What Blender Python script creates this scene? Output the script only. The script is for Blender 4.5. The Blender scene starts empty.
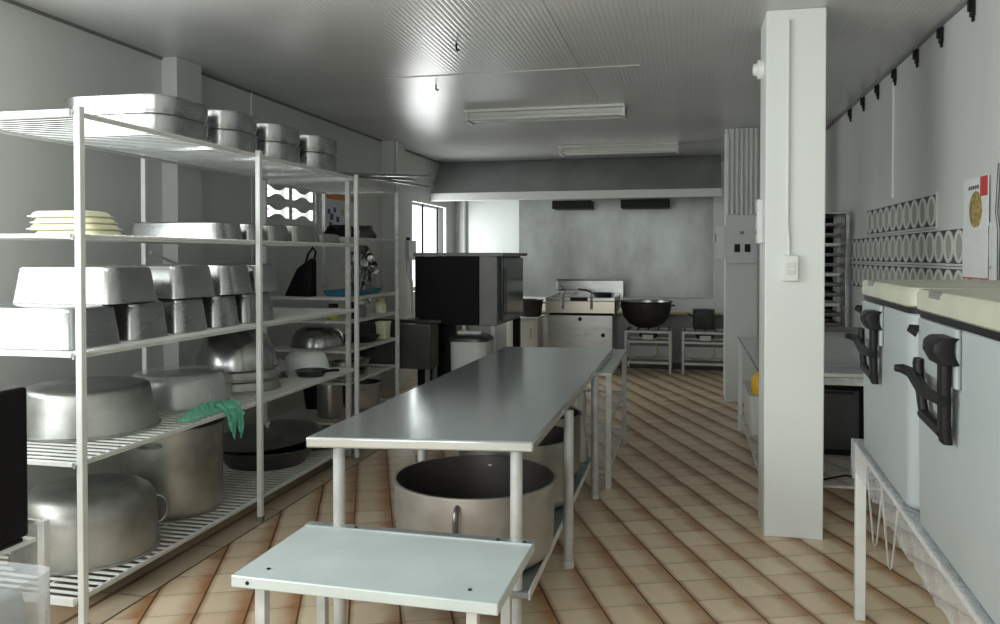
import bpy, bmesh, math, random
from mathutils import Matrix, Vector
random.seed(7)
C = bpy.context.scene.collection
PI = math.pi
R = math.radians

# ------------------------------------------------------------------ camera, world, lights, exposure
cam_d = bpy.data.cameras.new('camera'); cam = bpy.data.objects.new('camera', cam_d); C.objects.link(cam)
cam.location = (0, 0, 1.5)
cam.rotation_euler = (R(89.0), 0, R(13.0))
cam_d.sensor_width = 36.0; cam_d.lens = 36.0 * 0.810
cam_d.shift_y = -0.04186
cam_d.clip_start = 0.05
bpy.context.scene.camera = cam

vs = bpy.context.scene.view_settings
vs.view_transform = 'Standard'; vs.look = 'None'; vs.gamma = 1.0; vs.use_curve_mapping = False
vs.exposure = 0.0
try: bpy.context.scene.display_settings.display_device = 'sRGB'
except Exception: pass

w = bpy.data.worlds.new('overcast_sky'); bpy.context.scene.world = w; w.use_nodes = True
w.node_tree.nodes['Background'].inputs[0].default_value = (0.93, 0.97, 0.97, 1)
w.node_tree.nodes['Background'].inputs[1].default_value = 2.2

def area(name, loc, rot, sx, sy, power, col=(0.96, 1.0, 0.985)):
    d = bpy.data.lights.new(name, 'AREA'); d.shape = 'RECTANGLE'; d.size = sx; d.size_y = sy
    d.energy = power; d.color = col
    o = bpy.data.objects.new(name, d); C.objects.link(o); o.location = loc; o.rotation_euler = rot
    return o
# daylight entering the wide opening behind the camera
area('daylight_front_opening', (-1.5, -1.95, 1.72), (R(90), 0, 0), 3.0, 1.9, 58)
# daylight entering the large window of the left wall, beside the camera
area('daylight_side_window', (-3.42, 1.55, 1.76), (0, R(-90), 0), 1.45, 3.0, 92)
# daylight entering the window at the far end of the left wall
area('daylight_left_window', (-3.40, 10.38, 1.62), (0, R(-90), 0), 1.15, 1.5, 30)
# daylight entering the ventilation blocks of the left wall
area('daylight_vent_blocks', (-3.42, 6.6, 1.98), (0, R(-90), 0), 0.3, 1.2, 5)

# ------------------------------------------------------------------ materials
MATS = {}
def mat(name, col, rough=0.5, metal=0.0, noise=None, bump=None, **kw):
    """noise=(scale, amount, stretch) colour mottling, bump=(scale, strength)"""
    m = bpy.data.materials.new(name); m.use_nodes = True; nt = m.node_tree
    b = nt.nodes['Principled BSDF']
    b.inputs['Base Color'].default_value = (*col, 1); b.inputs['Roughness'].default_value = rough
    b.inputs['Metallic'].default_value = metal
    for k, v in kw.items(): b.inputs[k].default_value = v
    if noise or bump:
        tc = nt.nodes.new('ShaderNodeTexCoord')
    if noise:
        sc, am, st = noise
        mp = nt.nodes.new('ShaderNodeMapping'); mp.inputs['Scale'].default_value = st
        nt.links.new(tc.outputs['Object'], mp.inputs[0])
        n = nt.nodes.new('ShaderNodeTexNoise'); n.inputs['Scale'].default_value = sc; n.inputs['Detail'].default_value = 6
        nt.links.new(mp.outputs[0], n.inputs['Vector'])
        cr = nt.nodes.new('ShaderNodeValToRGB')
        cr.color_ramp.elements[0].position = 0.3; cr.color_ramp.elements[1].position = 0.7
        cr.color_ramp.elements[0].color = tuple(c * (1 - am) for c in col) + (1,)
        cr.color_ramp.elements[1].color = tuple(min(1, c * (1 + am * 0.4)) for c in col) + (1,)
        nt.links.new(n.outputs['Fac'], cr.inputs[0]); nt.links.new(cr.outputs[0], b.inputs['Base Color'])
        mr = nt.nodes.new('ShaderNodeMapRange'); mr.inputs['To Min'].default_value = min(1, rough * 1.12); mr.inputs['To Max'].default_value = rough * 0.92
        nt.links.new(n.outputs['Fac'], mr.inputs['Value']); nt.links.new(mr.outputs[0], b.inputs['Roughness'])
    if bump:
        n2 = nt.nodes.new('ShaderNodeTexNoise'); n2.inputs['Scale'].default_value = bump[0]; n2.inputs['Detail'].default_value = 3
        nt.links.new(tc.outputs['Object'], n2.inputs['Vector'])
        bp = nt.nodes.new('ShaderNodeBump'); bp.inputs['Strength'].default_value = bump[1]; bp.inputs['Distance'].default_value = 0.01
        nt.links.new(n2.outputs['Fac'], bp.inputs['Height']); nt.links.new(bp.outputs[0], b.inputs['Normal'])
    MATS[name] = m
    return m

WALL = mat('painted_wall', (0.63, 0.65, 0.625), 0.42, noise=(1.1, 0.10, (1, 1, 0.35)))
WALLR = mat('glossy_painted_wall', (0.66, 0.68, 0.66), 0.33, noise=(1.6, 0.12, (1, 1, 0.25)))
COLM = mat('column_paint', (0.80, 0.84, 0.81), 0.5, noise=(1.2, 0.05, (1, 1, 0.5)))
WHITE = mat('white_enamel', (0.70, 0.73, 0.71), 0.35, noise=(14, 0.08, (1, 1, 1)))
WHITEW = mat('worn_white_enamel', (0.70, 0.71, 0.68), 0.4, noise=(20, 0.25, (1, 1, 1)))
GALV = mat('galvanised_sheet', (0.60, 0.645, 0.65), 0.17, 0.75, noise=(2.5, 0.10, (1, 1, 1)))
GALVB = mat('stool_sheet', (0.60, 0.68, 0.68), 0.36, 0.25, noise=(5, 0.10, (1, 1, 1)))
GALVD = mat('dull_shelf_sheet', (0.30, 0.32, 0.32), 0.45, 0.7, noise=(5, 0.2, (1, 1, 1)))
TUBE = mat('silver_painted_tube', (0.58, 0.60, 0.60), 0.4, 0.25, noise=(12, 0.2, (1, 1, 1)))
ALU = mat('bright_aluminium', (0.42, 0.43, 0.43), 0.27, 0.92, noise=(6, 0.10, (1, 1, 2)))
ALUD = mat('worn_aluminium', (0.40, 0.41, 0.385), 0.38, 0.8, noise=(5, 0.42, (1, 1, 1)), bump=(12, 0.25))
ALUS = mat('stained_aluminium', (0.40, 0.385, 0.36), 0.45, 0.6, noise=(5, 0.35, (1, 1, 1)), bump=(12, 0.2))
STEEL = mat('stainless_steel', (0.42, 0.42, 0.40), 0.28, 0.9, noise=(5, 0.15, (1, 1, 3)))
STEELB = mat('bowl_steel', (0.36, 0.36, 0.35), 0.24, 0.9, noise=(6, 0.3, (1, 1, 1)))
STEELD = mat('dark_steel', (0.13, 0.13, 0.125), 0.3, 0.8, noise=(6, 0.3, (1, 1, 1)))
BURNT = mat('burnt_iron', (0.045, 0.042, 0.04), 0.5, 0.3, noise=(9, 0.4, (1, 1, 1)))
POTIN = mat('blackened_pot_inside', (0.12, 0.11, 0.105), 0.35, 0.6, noise=(4, 0.4, (1, 1, 1)))
BLACK = mat('black_plastic', (0.008, 0.008, 0.009), 0.5, **{'Specular IOR Level': 0.25})
BLACKM = mat('matt_black_panel', (0.006, 0.006, 0.007), 0.6, **{'Specular IOR Level': 0.2})
GREYP = mat('grey_metal_panel', (0.22, 0.22, 0.22), 0.45, 0.3, noise=(6, 0.1, (1, 1, 1)))
GLASSD = mat('dark_oven_glass', (0.05, 0.055, 0.06), 0.12, 0.2)
CREAM = mat('cream_plastic', (0.40, 0.415, 0.325), 0.4, noise=(8, 0.08, (1, 1, 1)))
COOL = mat('pale_grey_plastic', (0.33, 0.37, 0.375), 0.42, noise=(3, 0.05, (1, 1, 1)))
YELLOW = mat('yellow_plastic', (0.85, 0.48, 0.02), 0.4)
PALEY = mat('pale_yellow_plastic', (0.82, 0.81, 0.58), 0.45)
MUSTY = mat('olive_yellow_label', (0.50, 0.48, 0.10), 0.5)
BLUE = mat('blue_plastic', (0.03, 0.20, 0.32), 0.45)
BASIN = mat('white_plastic_basin', (0.84, 0.88, 0.85), 0.4)
BOXW = mat('white_plastic_box', (0.72, 0.74, 0.70), 0.5)
SWITCH = mat('switch_plastic', (0.82, 0.84, 0.80), 0.35)
GREYBOX = mat('grey_box_enamel', (0.70, 0.72, 0.71), 0.4)
PIPEW = mat('white_pvc', (0.74, 0.77, 0.74), 0.35)
PIPEY = mat('yellow_gas_pipe', (0.55, 0.50, 0.25), 0.5)
RED = mat('red_print', (0.55, 0.04, 0.04), 0.6)
ORANGE = mat('orange_print', (0.65, 0.26, 0.10), 0.6)
PAPER = mat('calendar_paper', (0.74, 0.76, 0.76), 0.6, noise=(20, 0.05, (1, 1, 1)))
PAPERB = mat('bluish_poster_paper', (0.70, 0.72, 0.76), 0.55)
INK = mat('dark_ink', (0.06, 0.06, 0.08), 0.6)
INKB = mat('blue_ink', (0.08, 0.10, 0.28), 0.6)
FOOD = mat('printed_food_picture', (0.45, 0.33, 0.10), 0.5, noise=(60, 0.7, (1, 1, 1)))
CURBSH = mat('shaded_curb', (0.09, 0.06, 0.045), 0.5, noise=(6, 0.4, (1, 1, 1)))
BLOCKM = mat('vent_block_paint', (0.62, 0.645, 0.62), 0.5)
VOID = mat('block_backing', (0.36, 0.38, 0.32), 0.8)
VOIDG = mat('block_backing_dark', (0.07, 0.075, 0.07), 0.8)
DARKW = mat('lower_wall_paint', (0.24, 0.245, 0.235), 0.5, noise=(3, 0.3, (1, 1, 1)))
FIX = mat('lamp_enamel', (0.78, 0.80, 0.77), 0.4)
LAMPT = mat('lamp_tube_glass', (0.75, 0.78, 0.76), 0.2)

def plastic_film(name, col, alpha, rough=0.12):
    m = bpy.data.materials.new(name); m.use_nodes = True; nt = m.node_tree
    b = nt.nodes['Principled BSDF']; b.inputs['Base Color'].default_value = (*col, 1)
    b.inputs['Roughness'].default_value = rough; b.inputs['Alpha'].default_value = alpha
    tc = nt.nodes.new('ShaderNodeTexCoord'); n2 = nt.nodes.new('ShaderNodeTexNoise'); n2.inputs['Scale'].default_value = 18
    nt.links.new(tc.outputs['Object'], n2.inputs['Vector'])
    bp = nt.nodes.new('ShaderNodeBump'); bp.inputs['Strength'].default_value = 0.6; bp.inputs['Distance'].default_value = 0.012
    nt.links.new(n2.outputs['Fac'], bp.inputs['Height']); nt.links.new(bp.outputs[0], b.inputs['Normal'])
    return m
FILM = plastic_film('clear_plastic_film', (0.55, 0.58, 0.60), 0.45)
FILMD = plastic_film('clear_wrap', (0.8, 0.84, 0.84), 0.30)
GREENBAG = plastic_film('green_plastic_bag', (0.14, 0.60, 0.40), 0.62, 0.3)
WBAG = plastic_film('white_plastic_bag', (0.60, 0.62, 0.60), 0.85, 0.35)
GLASSY = plastic_film('cloudy_container_plastic', (0.45, 0.48, 0.48), 0.55, 0.15)

def ceiling_mat():
    m = bpy.data.materials.new('ribbed_pvc_ceiling'); m.use_nodes = True; nt = m.node_tree; b = nt.nodes['Principled BSDF']
    tc = nt.nodes.new('ShaderNodeTexCoord'); sep = nt.nodes.new('ShaderNodeSeparateXYZ'); nt.links.new(tc.outputs['Object'], sep.inputs[0])
    def mth(op, a, bv=None):
        n = nt.nodes.new('ShaderNodeMath'); n.operation = op
        for i, v in enumerate((a, bv)):
            if v is None: continue
            if isinstance(v, (int, float)): n.inputs[i].default_value = v
            else: nt.links.new(v, n.inputs[i])
        return n.outputs[0]
    s = mth('SINE', mth('MULTIPLY', sep.outputs['X'], 2 * PI / 0.062))
    h = mth('POWER', mth('ABSOLUTE', s), 0.5)
    bp = nt.nodes.new('ShaderNodeBump'); bp.inputs['Strength'].default_value = 0.30; bp.inputs['Distance'].default_value = 0.004
    nt.links.new(h, bp.inputs['Height']); nt.links.new(bp.outputs[0], b.inputs['Normal'])
    n = nt.nodes.new('ShaderNodeTexNoise'); n.inputs['Scale'].default_value = 0.8; n.inputs['Detail'].default_value = 4
    nt.links.new(tc.outputs['Object'], n.inputs['Vector'])
    cr = nt.nodes.new('ShaderNodeValToRGB'); cr.color_ramp.elements[0].position = 0.3; cr.color_ramp.elements[1].position = 0.7
    cr.color_ramp.elements[0].color = (0.54, 0.545, 0.545, 1); cr.color_ramp.elements[1].color = (0.64, 0.645, 0.645, 1)
    nt.links.new(n.outputs['Fac'], cr.inputs[0]); nt.links.new(cr.outputs[0], b.inputs['Base Color'])
    b.inputs['Roughness'].default_value = 0.21
    b.inputs['Specular IOR Level'].default_value = 0.35
    return m
CEIL = ceiling_mat()

def floor_mat():
    m = bpy.data.materials.new('floor_tiles'); m.use_nodes = True; nt = m.node_tree; b = nt.nodes['Principled BSDF']
    tc = nt.nodes.new('ShaderNodeTexCoord'); sep = nt.nodes.new('ShaderNodeSeparateXYZ'); nt.links.new(tc.outputs['Object'], sep.inputs[0])
    X, Y = sep.outputs['X'], sep.outputs['Y']
    def mth(op, a, bv=None, cv=None):
        n = nt.nodes.new('ShaderNodeMath'); n.operation = op
        for i, v in enumerate((a, bv, cv)):
            if v is None: continue
            if isinstance(v, (int, float)): n.inputs[i].default_value = v
            else: nt.links.new(v, n.inputs[i])
        return n.outputs[0]
    def mixc(f, a, c):
        n = nt.nodes.new('ShaderNodeMix'); n.data_type = 'RGBA'
        if isinstance(f, (int, float)): n.inputs[0].default_value = f
        else: nt.links.new(f, n.inputs[0])
        for i, v in ((6, a), (7, c)):
            if isinstance(v, tuple): n.inputs[i].default_value = (*v, 1)
            else: nt.links.new(v, n.inputs[i])
        return n.outputs[2]
    a = R(22.2); T = 0.212
    def tiles(su, tv, cream, brown, grout, seed):
        fs, ft = mth('FRACT', su), mth('FRACT', tv)
        ids = nt.nodes.new('ShaderNodeCombineXYZ'); nt.links.new(mth('FLOOR', su), ids.inputs[0]); nt.links.new(mth('FLOOR', tv), ids.inputs[1]); ids.inputs[2].default_value = seed
        wn = nt.nodes.new('ShaderNodeTexWhiteNoise'); nt.links.new(ids.outputs[0], wn.inputs['Vector'])
        # printed brown clouds along the edges of every tile
        nz = nt.nodes.new('ShaderNodeTexNoise'); nz.inputs['Scale'].default_value = 9; nz.inputs['Detail'].default_value = 4
        nt.links.new(tc.outputs['Object'], nz.inputs['Vector'])
        wob = mth('MULTIPLY', mth('SUBTRACT', nz.outputs['Fac'], 0.5), 0.35)
        ds = mth('ADD', mth('MINIMUM', mth('MULTIPLY', fs, 3.2), mth('SUBTRACT', 1.0, fs)), wob)
        e = nt.nodes.new('ShaderNodeMapRange'); e.interpolation_type = 'SMOOTHSTEP'
        nt.links.new(ds, e.inputs['Value']); e.inputs['From Min'].default_value = 0.0; e.inputs['From Max'].default_value = 0.52
        e.inputs['To Min'].default_value = 0.85; e.inputs['To Max'].default_value = 0.0
        dt = mth('ADD', mth('MINIMUM', ft, mth('SUBTRACT', 1.0, ft)), wob)
        e2 = nt.nodes.new('ShaderNodeMapRange'); e2.interpolation_type = 'SMOOTHSTEP'
        nt.links.new(dt, e2.inputs['Value']); e2.inputs['From Max'].default_value = 0.22; e2.inputs['To Min'].default_value = 0.10; e2.inputs['To Max'].default_value = 0.0
        f = mth('MINIMUM', mth('ADD', mth('ADD', e.outputs[0], e2.outputs[0]), mth('MULTIPLY', mth('SUBTRACT', wn.outputs['Value'], 0.45), 0.35)), 1.0)
        f = mth('MAXIMUM', f, 0.0)
        col = mixc(f, cream, brown)
        gs = mth('LESS_THAN', mth('MINIMUM', fs, mth('SUBTRACT', 1.0, fs)), 0.020)
        gt = mth('MULTIPLY', mth('LESS_THAN', mth('MINIMUM', ft, mth('SUBTRACT', 1.0, ft)), 0.011), 0.6)
        g = mth('MAXIMUM', gs, gt)
        return mixc(g, col, grout), g
    s = mth('DIVIDE', mth('ADD', mth('MULTIPLY', X, math.cos(a)), mth('ADD', mth('MULTIPLY', Y, math.sin(a)), -1.399)), T)
    t = mth('ADD', mth('DIVIDE', mth('ADD', mth('MULTIPLY', X, -math.sin(a)), mth('MULTIPLY', Y, math.cos(a))), T), 0.35)
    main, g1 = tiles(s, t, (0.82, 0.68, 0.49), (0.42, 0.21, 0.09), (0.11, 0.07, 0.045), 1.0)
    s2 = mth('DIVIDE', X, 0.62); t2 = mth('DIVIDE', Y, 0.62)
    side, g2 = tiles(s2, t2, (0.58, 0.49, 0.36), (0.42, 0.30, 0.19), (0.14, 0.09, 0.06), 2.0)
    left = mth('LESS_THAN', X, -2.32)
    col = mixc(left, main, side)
    line = mth('LESS_THAN', mth('ABSOLUTE', mth('ADD', X, 2.32)), 0.006)
    col = mixc(line, col, (0.10, 0.07, 0.05))
    # worn, greyer walking dirt towards the far end
    nt.links.new(col, b.inputs['Base Color'])
    b.inputs['Roughness'].default_value = 0.36
    gg = mth('MULTIPLY', mth('MAXIMUM', g1, line), -1.0)
    bp = nt.nodes.new('ShaderNodeBump'); bp.inputs['Strength'].default_value = 0.4; bp.inputs['Distance'].default_value = 0.003
    nt.links.new(gg, bp.inputs['Height']); nt.links.new(bp.outputs[0], b.inputs['Normal'])
    return m
FLOOR = floor_mat()

def panel_mat():
    m = bpy.data.materials.new('stained_steel_cladding'); m.use_nodes = True; nt = m.node_tree; b = nt.nodes['Principled BSDF']
    tc = nt.nodes.new('ShaderNodeTexCoord'); mp = nt.nodes.new('ShaderNodeMapping'); mp.inputs['Scale'].default_value = (1, 1, 0.5)
    nt.links.new(tc.outputs['Object'], mp.inputs[0])
    n = nt.nodes.new('ShaderNodeTexNoise'); n.inputs['Scale'].default_value = 1.7; n.inputs['Detail'].default_value = 7; n.inputs['Roughness'].default_value = 0.6
    nt.links.new(mp.outputs[0], n.inputs['Vector'])
    cr = nt.nodes.new('ShaderNodeValToRGB'); cr.color_ramp.elements[0].position = 0.30; cr.color_ramp.elements[1].position = 0.72
    cr.color_ramp.elements[0].color = (0.22, 0.225, 0.205, 1); cr.color_ramp.elements[1].color = (0.47, 0.50, 0.49, 1)
    nt.links.new(n.outputs['Fac'], cr.inputs[0]); nt.links.new(cr.outputs[0], b.inputs['Base Color'])
    b.inputs['Metallic'].default_value = 0.45; b.inputs['Roughness'].default_value = 0.38
    return m
CLAD = panel_mat()
LITC = mat('window_lit_cladding', (0.74, 0.77, 0.76), 0.35, 0.15, noise=(1.5, 0.12, (1, 1, 1)))  # lighter copy of the cladding, window glow put into its colour

# ------------------------------------------------------------------ mesh helpers
class MB:
    def __init__(s): s.v = []; s.f = []
    def add(s, vs_, fs_, M=None):
        o = len(s.v)
        for p in vs_:
            p = Vector(p)
            s.v.append(tuple(M @ p) if M is not None else tuple(p))
        s.f += [tuple(i + o for i in f) for f in fs_]
        return s
    def box(s, x0, x1, y0, y1, z0, z1, M=None):
        v = [(x, y, z) for z in (z0, z1) for (x, y) in ((x0, y0), (x1, y0), (x1, y1), (x0, y1))]
        return s.add(v, [(3, 2, 1, 0), (4, 5, 6, 7), (0, 1, 5, 4), (1, 2, 6, 5), (2, 3, 7, 6), (3, 0, 4, 7)], M)
    def prism(s, pts, z0, z1, M=None):
        n = len(pts)
        v = [(x, y, z0) for x, y in pts] + [(x, y, z1) for x, y in pts]
        f = [tuple(range(n - 1, -1, -1)), tuple(range(n, 2 * n))] + [(i, (i + 1) % n, n + (i + 1) % n, n + i) for i in range(n)]
        return s.add(v, f, M)
    def tube(s, pts, r, n=8, closed=False, M=None):
        P = [Vector(p) for p in pts]; k = len(P); v = []
        up = Vector((0, 0, 1))
        prev = None
        for i, p in enumerate(P):
            if closed: d = P[(i + 1) % k] - P[i - 1]
            else: d = P[min(i + 1, k - 1)] - P[max(i - 1, 0)]
            d.normalize()
            if prev is None:
                a = d.cross(up)
                if a.length < 1e-3: a = d.cross(Vector((1, 0, 0)))
            else:
                a = prev - d * prev.dot(d)
                if a.length < 1e-6: a = d.cross(up)
            a.normalize(); prev = a; b = d.cross(a)
            rr = r[i] if isinstance(r, (list, tuple)) else r
            for j in range(n):
                t = 2 * PI * j / n
                v.append(tuple(p + (a * math.cos(t) + b * math.sin(t)) * rr))
        f = []
        for i in range(k if closed else k - 1):
            i2 = (i + 1) % k
            for j in range(n):
                f.append((i * n + j, i * n + (j + 1) % n, i2 * n + (j + 1) % n, i2 * n + j))
        if not closed:
            f.append(tuple(range(n - 1, -1, -1))); f.append(tuple((k - 1) * n + j for j in range(n)))
        return s.add(v, f, M)
    def lathe(s, prof, n=40, c=(0, 0, 0), squash=1.0, M=None):
        v = []; f = []; k = len(prof); rings = []
        for (r, z) in prof:
            if r < 1e-5:
                rings.append([len(v)]); v.append((c[0], c[1], c[2] + z))
            else:
                st = len(v)
                for j in range(n):
                    t = 2 * PI * j / n
                    v.append((c[0] + r * math.cos(t), c[1] + r * squash * math.sin(t), c[2] + z))
                rings.append(list(range(st, st + n)))
        for a, b in zip(rings, rings[1:]):
            for j in range(n):
                j2 = (j + 1) % n
                if len(a) == 1 and len(b) == 1: continue
                if len(a) == 1: f.append((a[0], b[j2], b[j]))
                elif len(b) == 1: f.append((a[j], a[j2], b[0]))
                else: f.append((a[j], a[j2], b[j2], b[j]))
        return s.add(v, f, M)
    def loft(s, rings, cap0=True, cap1=True, M=None):
        n = len(rings[0]); v = [p for r in rings for p in r]; f = []
        for i in range(len(rings) - 1):
            for j in range(n):
                f.append((i * n + j, i * n + (j + 1) % n, (i + 1) * n + (j + 1) % n, (i + 1) * n + j))
        if cap0: f.append(tuple(range(n - 1, -1, -1)))
        if cap1: f.append(tuple((len(rings) - 1) * n + j for j in range(n)))
        return s.add(v, f, M)
    def build(s, name, m, parent=None, bevel=0, smooth=True, label=None, seg=2, double=False):
        me = bpy.data.meshes.new(name); me.from_pydata(s.v, [], s.f); me.update()
        bm = bmesh.new(); bm.from_mesh(me); bmesh.ops.recalc_face_normals(bm, faces=bm.faces)
        bm.to_mesh(me); bm.free()
        if smooth:
            for p in me.polygons: p.use_smooth = True
            me.set_sharp_from_angle(angle=R(38))
        me.materials.append(m)
        o = bpy.data.objects.new(name, me); C.objects.link(o)
        if parent: o.parent = parent
        if bevel:
            md = o.modifiers.new('edge', 'BEVEL'); md.width = bevel; md.segments = seg; md.limit_method = 'ANGLE'; md.angle_limit = R(40)
        if label: o['label'] = label
        return o

def rr(wx, wy, r, z, seg=6, cx=0, cy=0):
    pts = []
    for (sx, sy, a0) in ((1, 1, 0), (-1, 1, 90), (-1, -1, 180), (1, -1, 270)):
        for i in range(seg + 1):
            a = R(a0 + 90 * i / seg)
            pts.append((cx + sx * (wx / 2 - r) + r * math.cos(a), cy + sy * (wy / 2 - r) + r * math.sin(a), z))
    return pts

def tag(o, label=None, cat=None, group=None, kind=None):
    if label: o['label'] = label
    if cat: o['category'] = cat
    if group: o['group'] = group
    if kind: o['kind'] = kind
    return o
def thing(name, label, cat, loc=(0, 0, 0), rz=0, group=None):
    o = bpy.data.objects.new(name, None); C.objects.link(o); o.empty_display_size = 0.1
    o.location = loc; o.rotation_euler = (0, 0, rz)
    return tag(o, label, cat, group)
def copy_tree(o, parent=None):
    c = o.copy(); C.objects.link(c)
    if parent is not None: c.parent = parent
    for ch in [k for k in bpy.data.objects if k.parent == o]:
        copy_tree(ch, c)
    return c
def place(o, loc, rz=0, label=None, group=None):
    o.location = loc; o.rotation_euler = (0, 0, rz)
    if label: o['label'] = label
    if group: o['group'] = group
    return o
def struct(name, mb, m, bevel=0, parent=None):
    o = mb.build(name, m, parent, bevel); o['kind'] = 'structure'; return o

# ------------------------------------------------------------------ room shell
XL, XR, YB, YF, H = -3.36, 1.38, 11.6, -2.0, 2.8
T = 0.15
struct('floor', MB().box(XL - T, XR + T, YF - T, YB + T, -0.1, 0.0), FLOOR)
struct('ceiling', MB().box(XL - T, XR + T, YF - T, YB + T, H, H + 0.1), CEIL)

def wall_x(name, x0, x1, holes, m):
    """wall across X thickness, running in Y, with rectangular holes (y0,y1,z0,z1)"""
    ys = sorted(set([YF - T, YB + T] + [h[0] for h in holes] + [h[1] for h in holes]))
    zs = sorted(set([0, H] + [h[2] for h in holes] + [h[3] for h in holes]))
    mb = MB()
    for a, b in zip(ys, ys[1:]):
        run = None
        for c, d in zip(zs, zs[1:]):
            ym, zm = (a + b) / 2, (c + d) / 2
            if any(h[0] < ym < h[1] and h[2] < zm < h[3] for h in holes):
                if run: mb.box(x0, x1, a, b, *run); run = None
            else: run = (run[0], d) if run else (c, d)
        if run: mb.box(x0, x1, a, b, *run)
    return struct(name, mb, m)
LV = (6.04, 6.96, 1.79, 2.125)     # ventilation block strip of the left wall
LS = (0.0, 3.1, 1.0, 2.52)       # large window of the left wall beside the camera
LW = (9.66, 11.12, 1.05, 2.19)     # window of the left wall
wall_x('wall_left', XL - T, XL, [LV, LS, LW], WALL)
RV = [(5.04, 6.84, 1.665, 1.855), (4.20, 7.5, 1.455, 1.645), (4.20, 7.5, 1.245, 1.435)]
wall_x('wall_right', XR, XR + T, [], WALLR)
struct('wall_back', MB().box(XL, XR, YB, YB + T, 0, H), WALL)
mb = MB().box(XL, -3.1, YF - T, YF, 0, H).box(0.1, XR, YF - T, YF, 0, H).box(-3.1, 0.1, YF - T, YF, 0, 0.7).box(-3.1, 0.1, YF - T, YF, 2.7, H)
struct('wall_front', mb, WALL)

# left wall pilasters
struct('trim_1', MB().box(XL, -3.245, 4.69, 4.97, 0, H), WALL, 0.004)
struct('trim_2', MB().box(XL, -3.20, 8.60, 8.95, 0, H), WALL, 0.004)
struct('trim_3', MB().box(XL, XL + 0.012, 5.80, 5.82, 1.2, H), PIPEW)
# dark cornice beads
struct('trim_4', MB().box(XR - 0.012, XR, YF, YB, H - 0.022, H), GREYP)
struct('trim_5', MB().box(XL, XL + 0.012, YF, YB, H - 0.016, H), GREYP)
struct('trim_6', MB().box(-2.15, -0.32, 5.60, 5.612, H - 0.004, H).box(-0.73, -0.725, -1.5, 7.0, H - 0.003, H), WALL)
# vertical joint in the right wall
struct('trim_7', MB().tube([(XR - 0.006, 6.03, 1.9), (XR - 0.006, 6.03, 2.72)], 0.008, 8), PIPEW)

# left wall window
wn_ = MB()
y0, y1, z0, z1 = LW
wn_.box(XL - 0.10, XL - 0.05, y0, y1, z0, z0 + 0.05).box(XL - 0.10, XL - 0.05, y0, y1, z1 - 0.03, z1)
wn_.box(XL - 0.10, XL - 0.05, y0, y0 + 0.02, z0, z1).box(XL - 0.10, XL - 0.05, y1 - 0.02, y1, z0, z1)
wb_ = MB()
for yy in (10.20, 10.86): wb_.box(XL - 0.06, XL - 0.045, yy, yy + 0.045, z0, z1)
w1_ = struct('window_1', wn_, GREYP)
wb_ = wb_.build('window_bar', BLACK, w1_); wb_['kind'] = 'structure'
wn_ = MB(); y0, y1, z0, z1 = LS
wn_.box(XL - 0.10, XL - 0.05, y0, y1, z0, z0 + 0.05).box(XL - 0.10, XL - 0.05, y0, y1, z1 - 0.05, z1)
for yy in (y0, (y0 + y1) / 2 - 0.025, y1 - 0.05): wn_.box(XL - 0.10, XL - 0.05, yy, yy + 0.05, z0, z1)
struct('window_6', wn_, GREYP)

# ventilation blocks, left wall: bow-tie shaped openings
vb = MB()
ncol, nrow = 4, 2
cw = (LV[1] - LV[0]) / 2.0; rh = (LV[3] - LV[2]) / 2
xa, xb = XL - 0.10, XL - 0.02
def yzprism(mb, pts, xa, xb):
    n = len(pts)
    v = [(xa, y, z) for y, z in pts] + [(xb, y, z) for y, z in pts]
    mb.add(v, [tuple(range(n - 1, -1, -1)), tuple(range(n, 2 * n))] + [(i, (i + 1) % n, n + (i + 1) % n, n + i) for i in range(n)])
for c in range(2):
    for r_ in range(2):
        ya = LV[0] + c * cw; za = LV[2] + r_ * rh
        vb.box(xa, xb, ya, ya + 0.03, za, za + rh).box(xa, xb, ya + cw - 0.03, ya + cw, za, za + rh)
        vb.box(xa, xb, ya + 0.03, ya + cw - 0.03, za, za + 0.035).box(xa, xb, ya + 0.03, ya + cw - 0.03, za + rh - 0.035, za + rh)
        ym = ya + cw / 2
        yzprism(vb, [(ya + 0.07, za + 0.03), (ya + cw - 0.07, za + 0.03), (ym + 0.04, za + rh / 2 - 0.014), (ym - 0.04, za + rh / 2 - 0.014)], xa, xb)
        yzprism(vb, [(ya + 0.07, za + rh - 0.03), (ya + cw - 0.07, za + rh - 0.03), (ym + 0.04, za + rh / 2 + 0.014), (ym - 0.04, za + rh / 2 + 0.014)], xa, xb)
struct('window_2', vb, BLOCKM)

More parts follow.
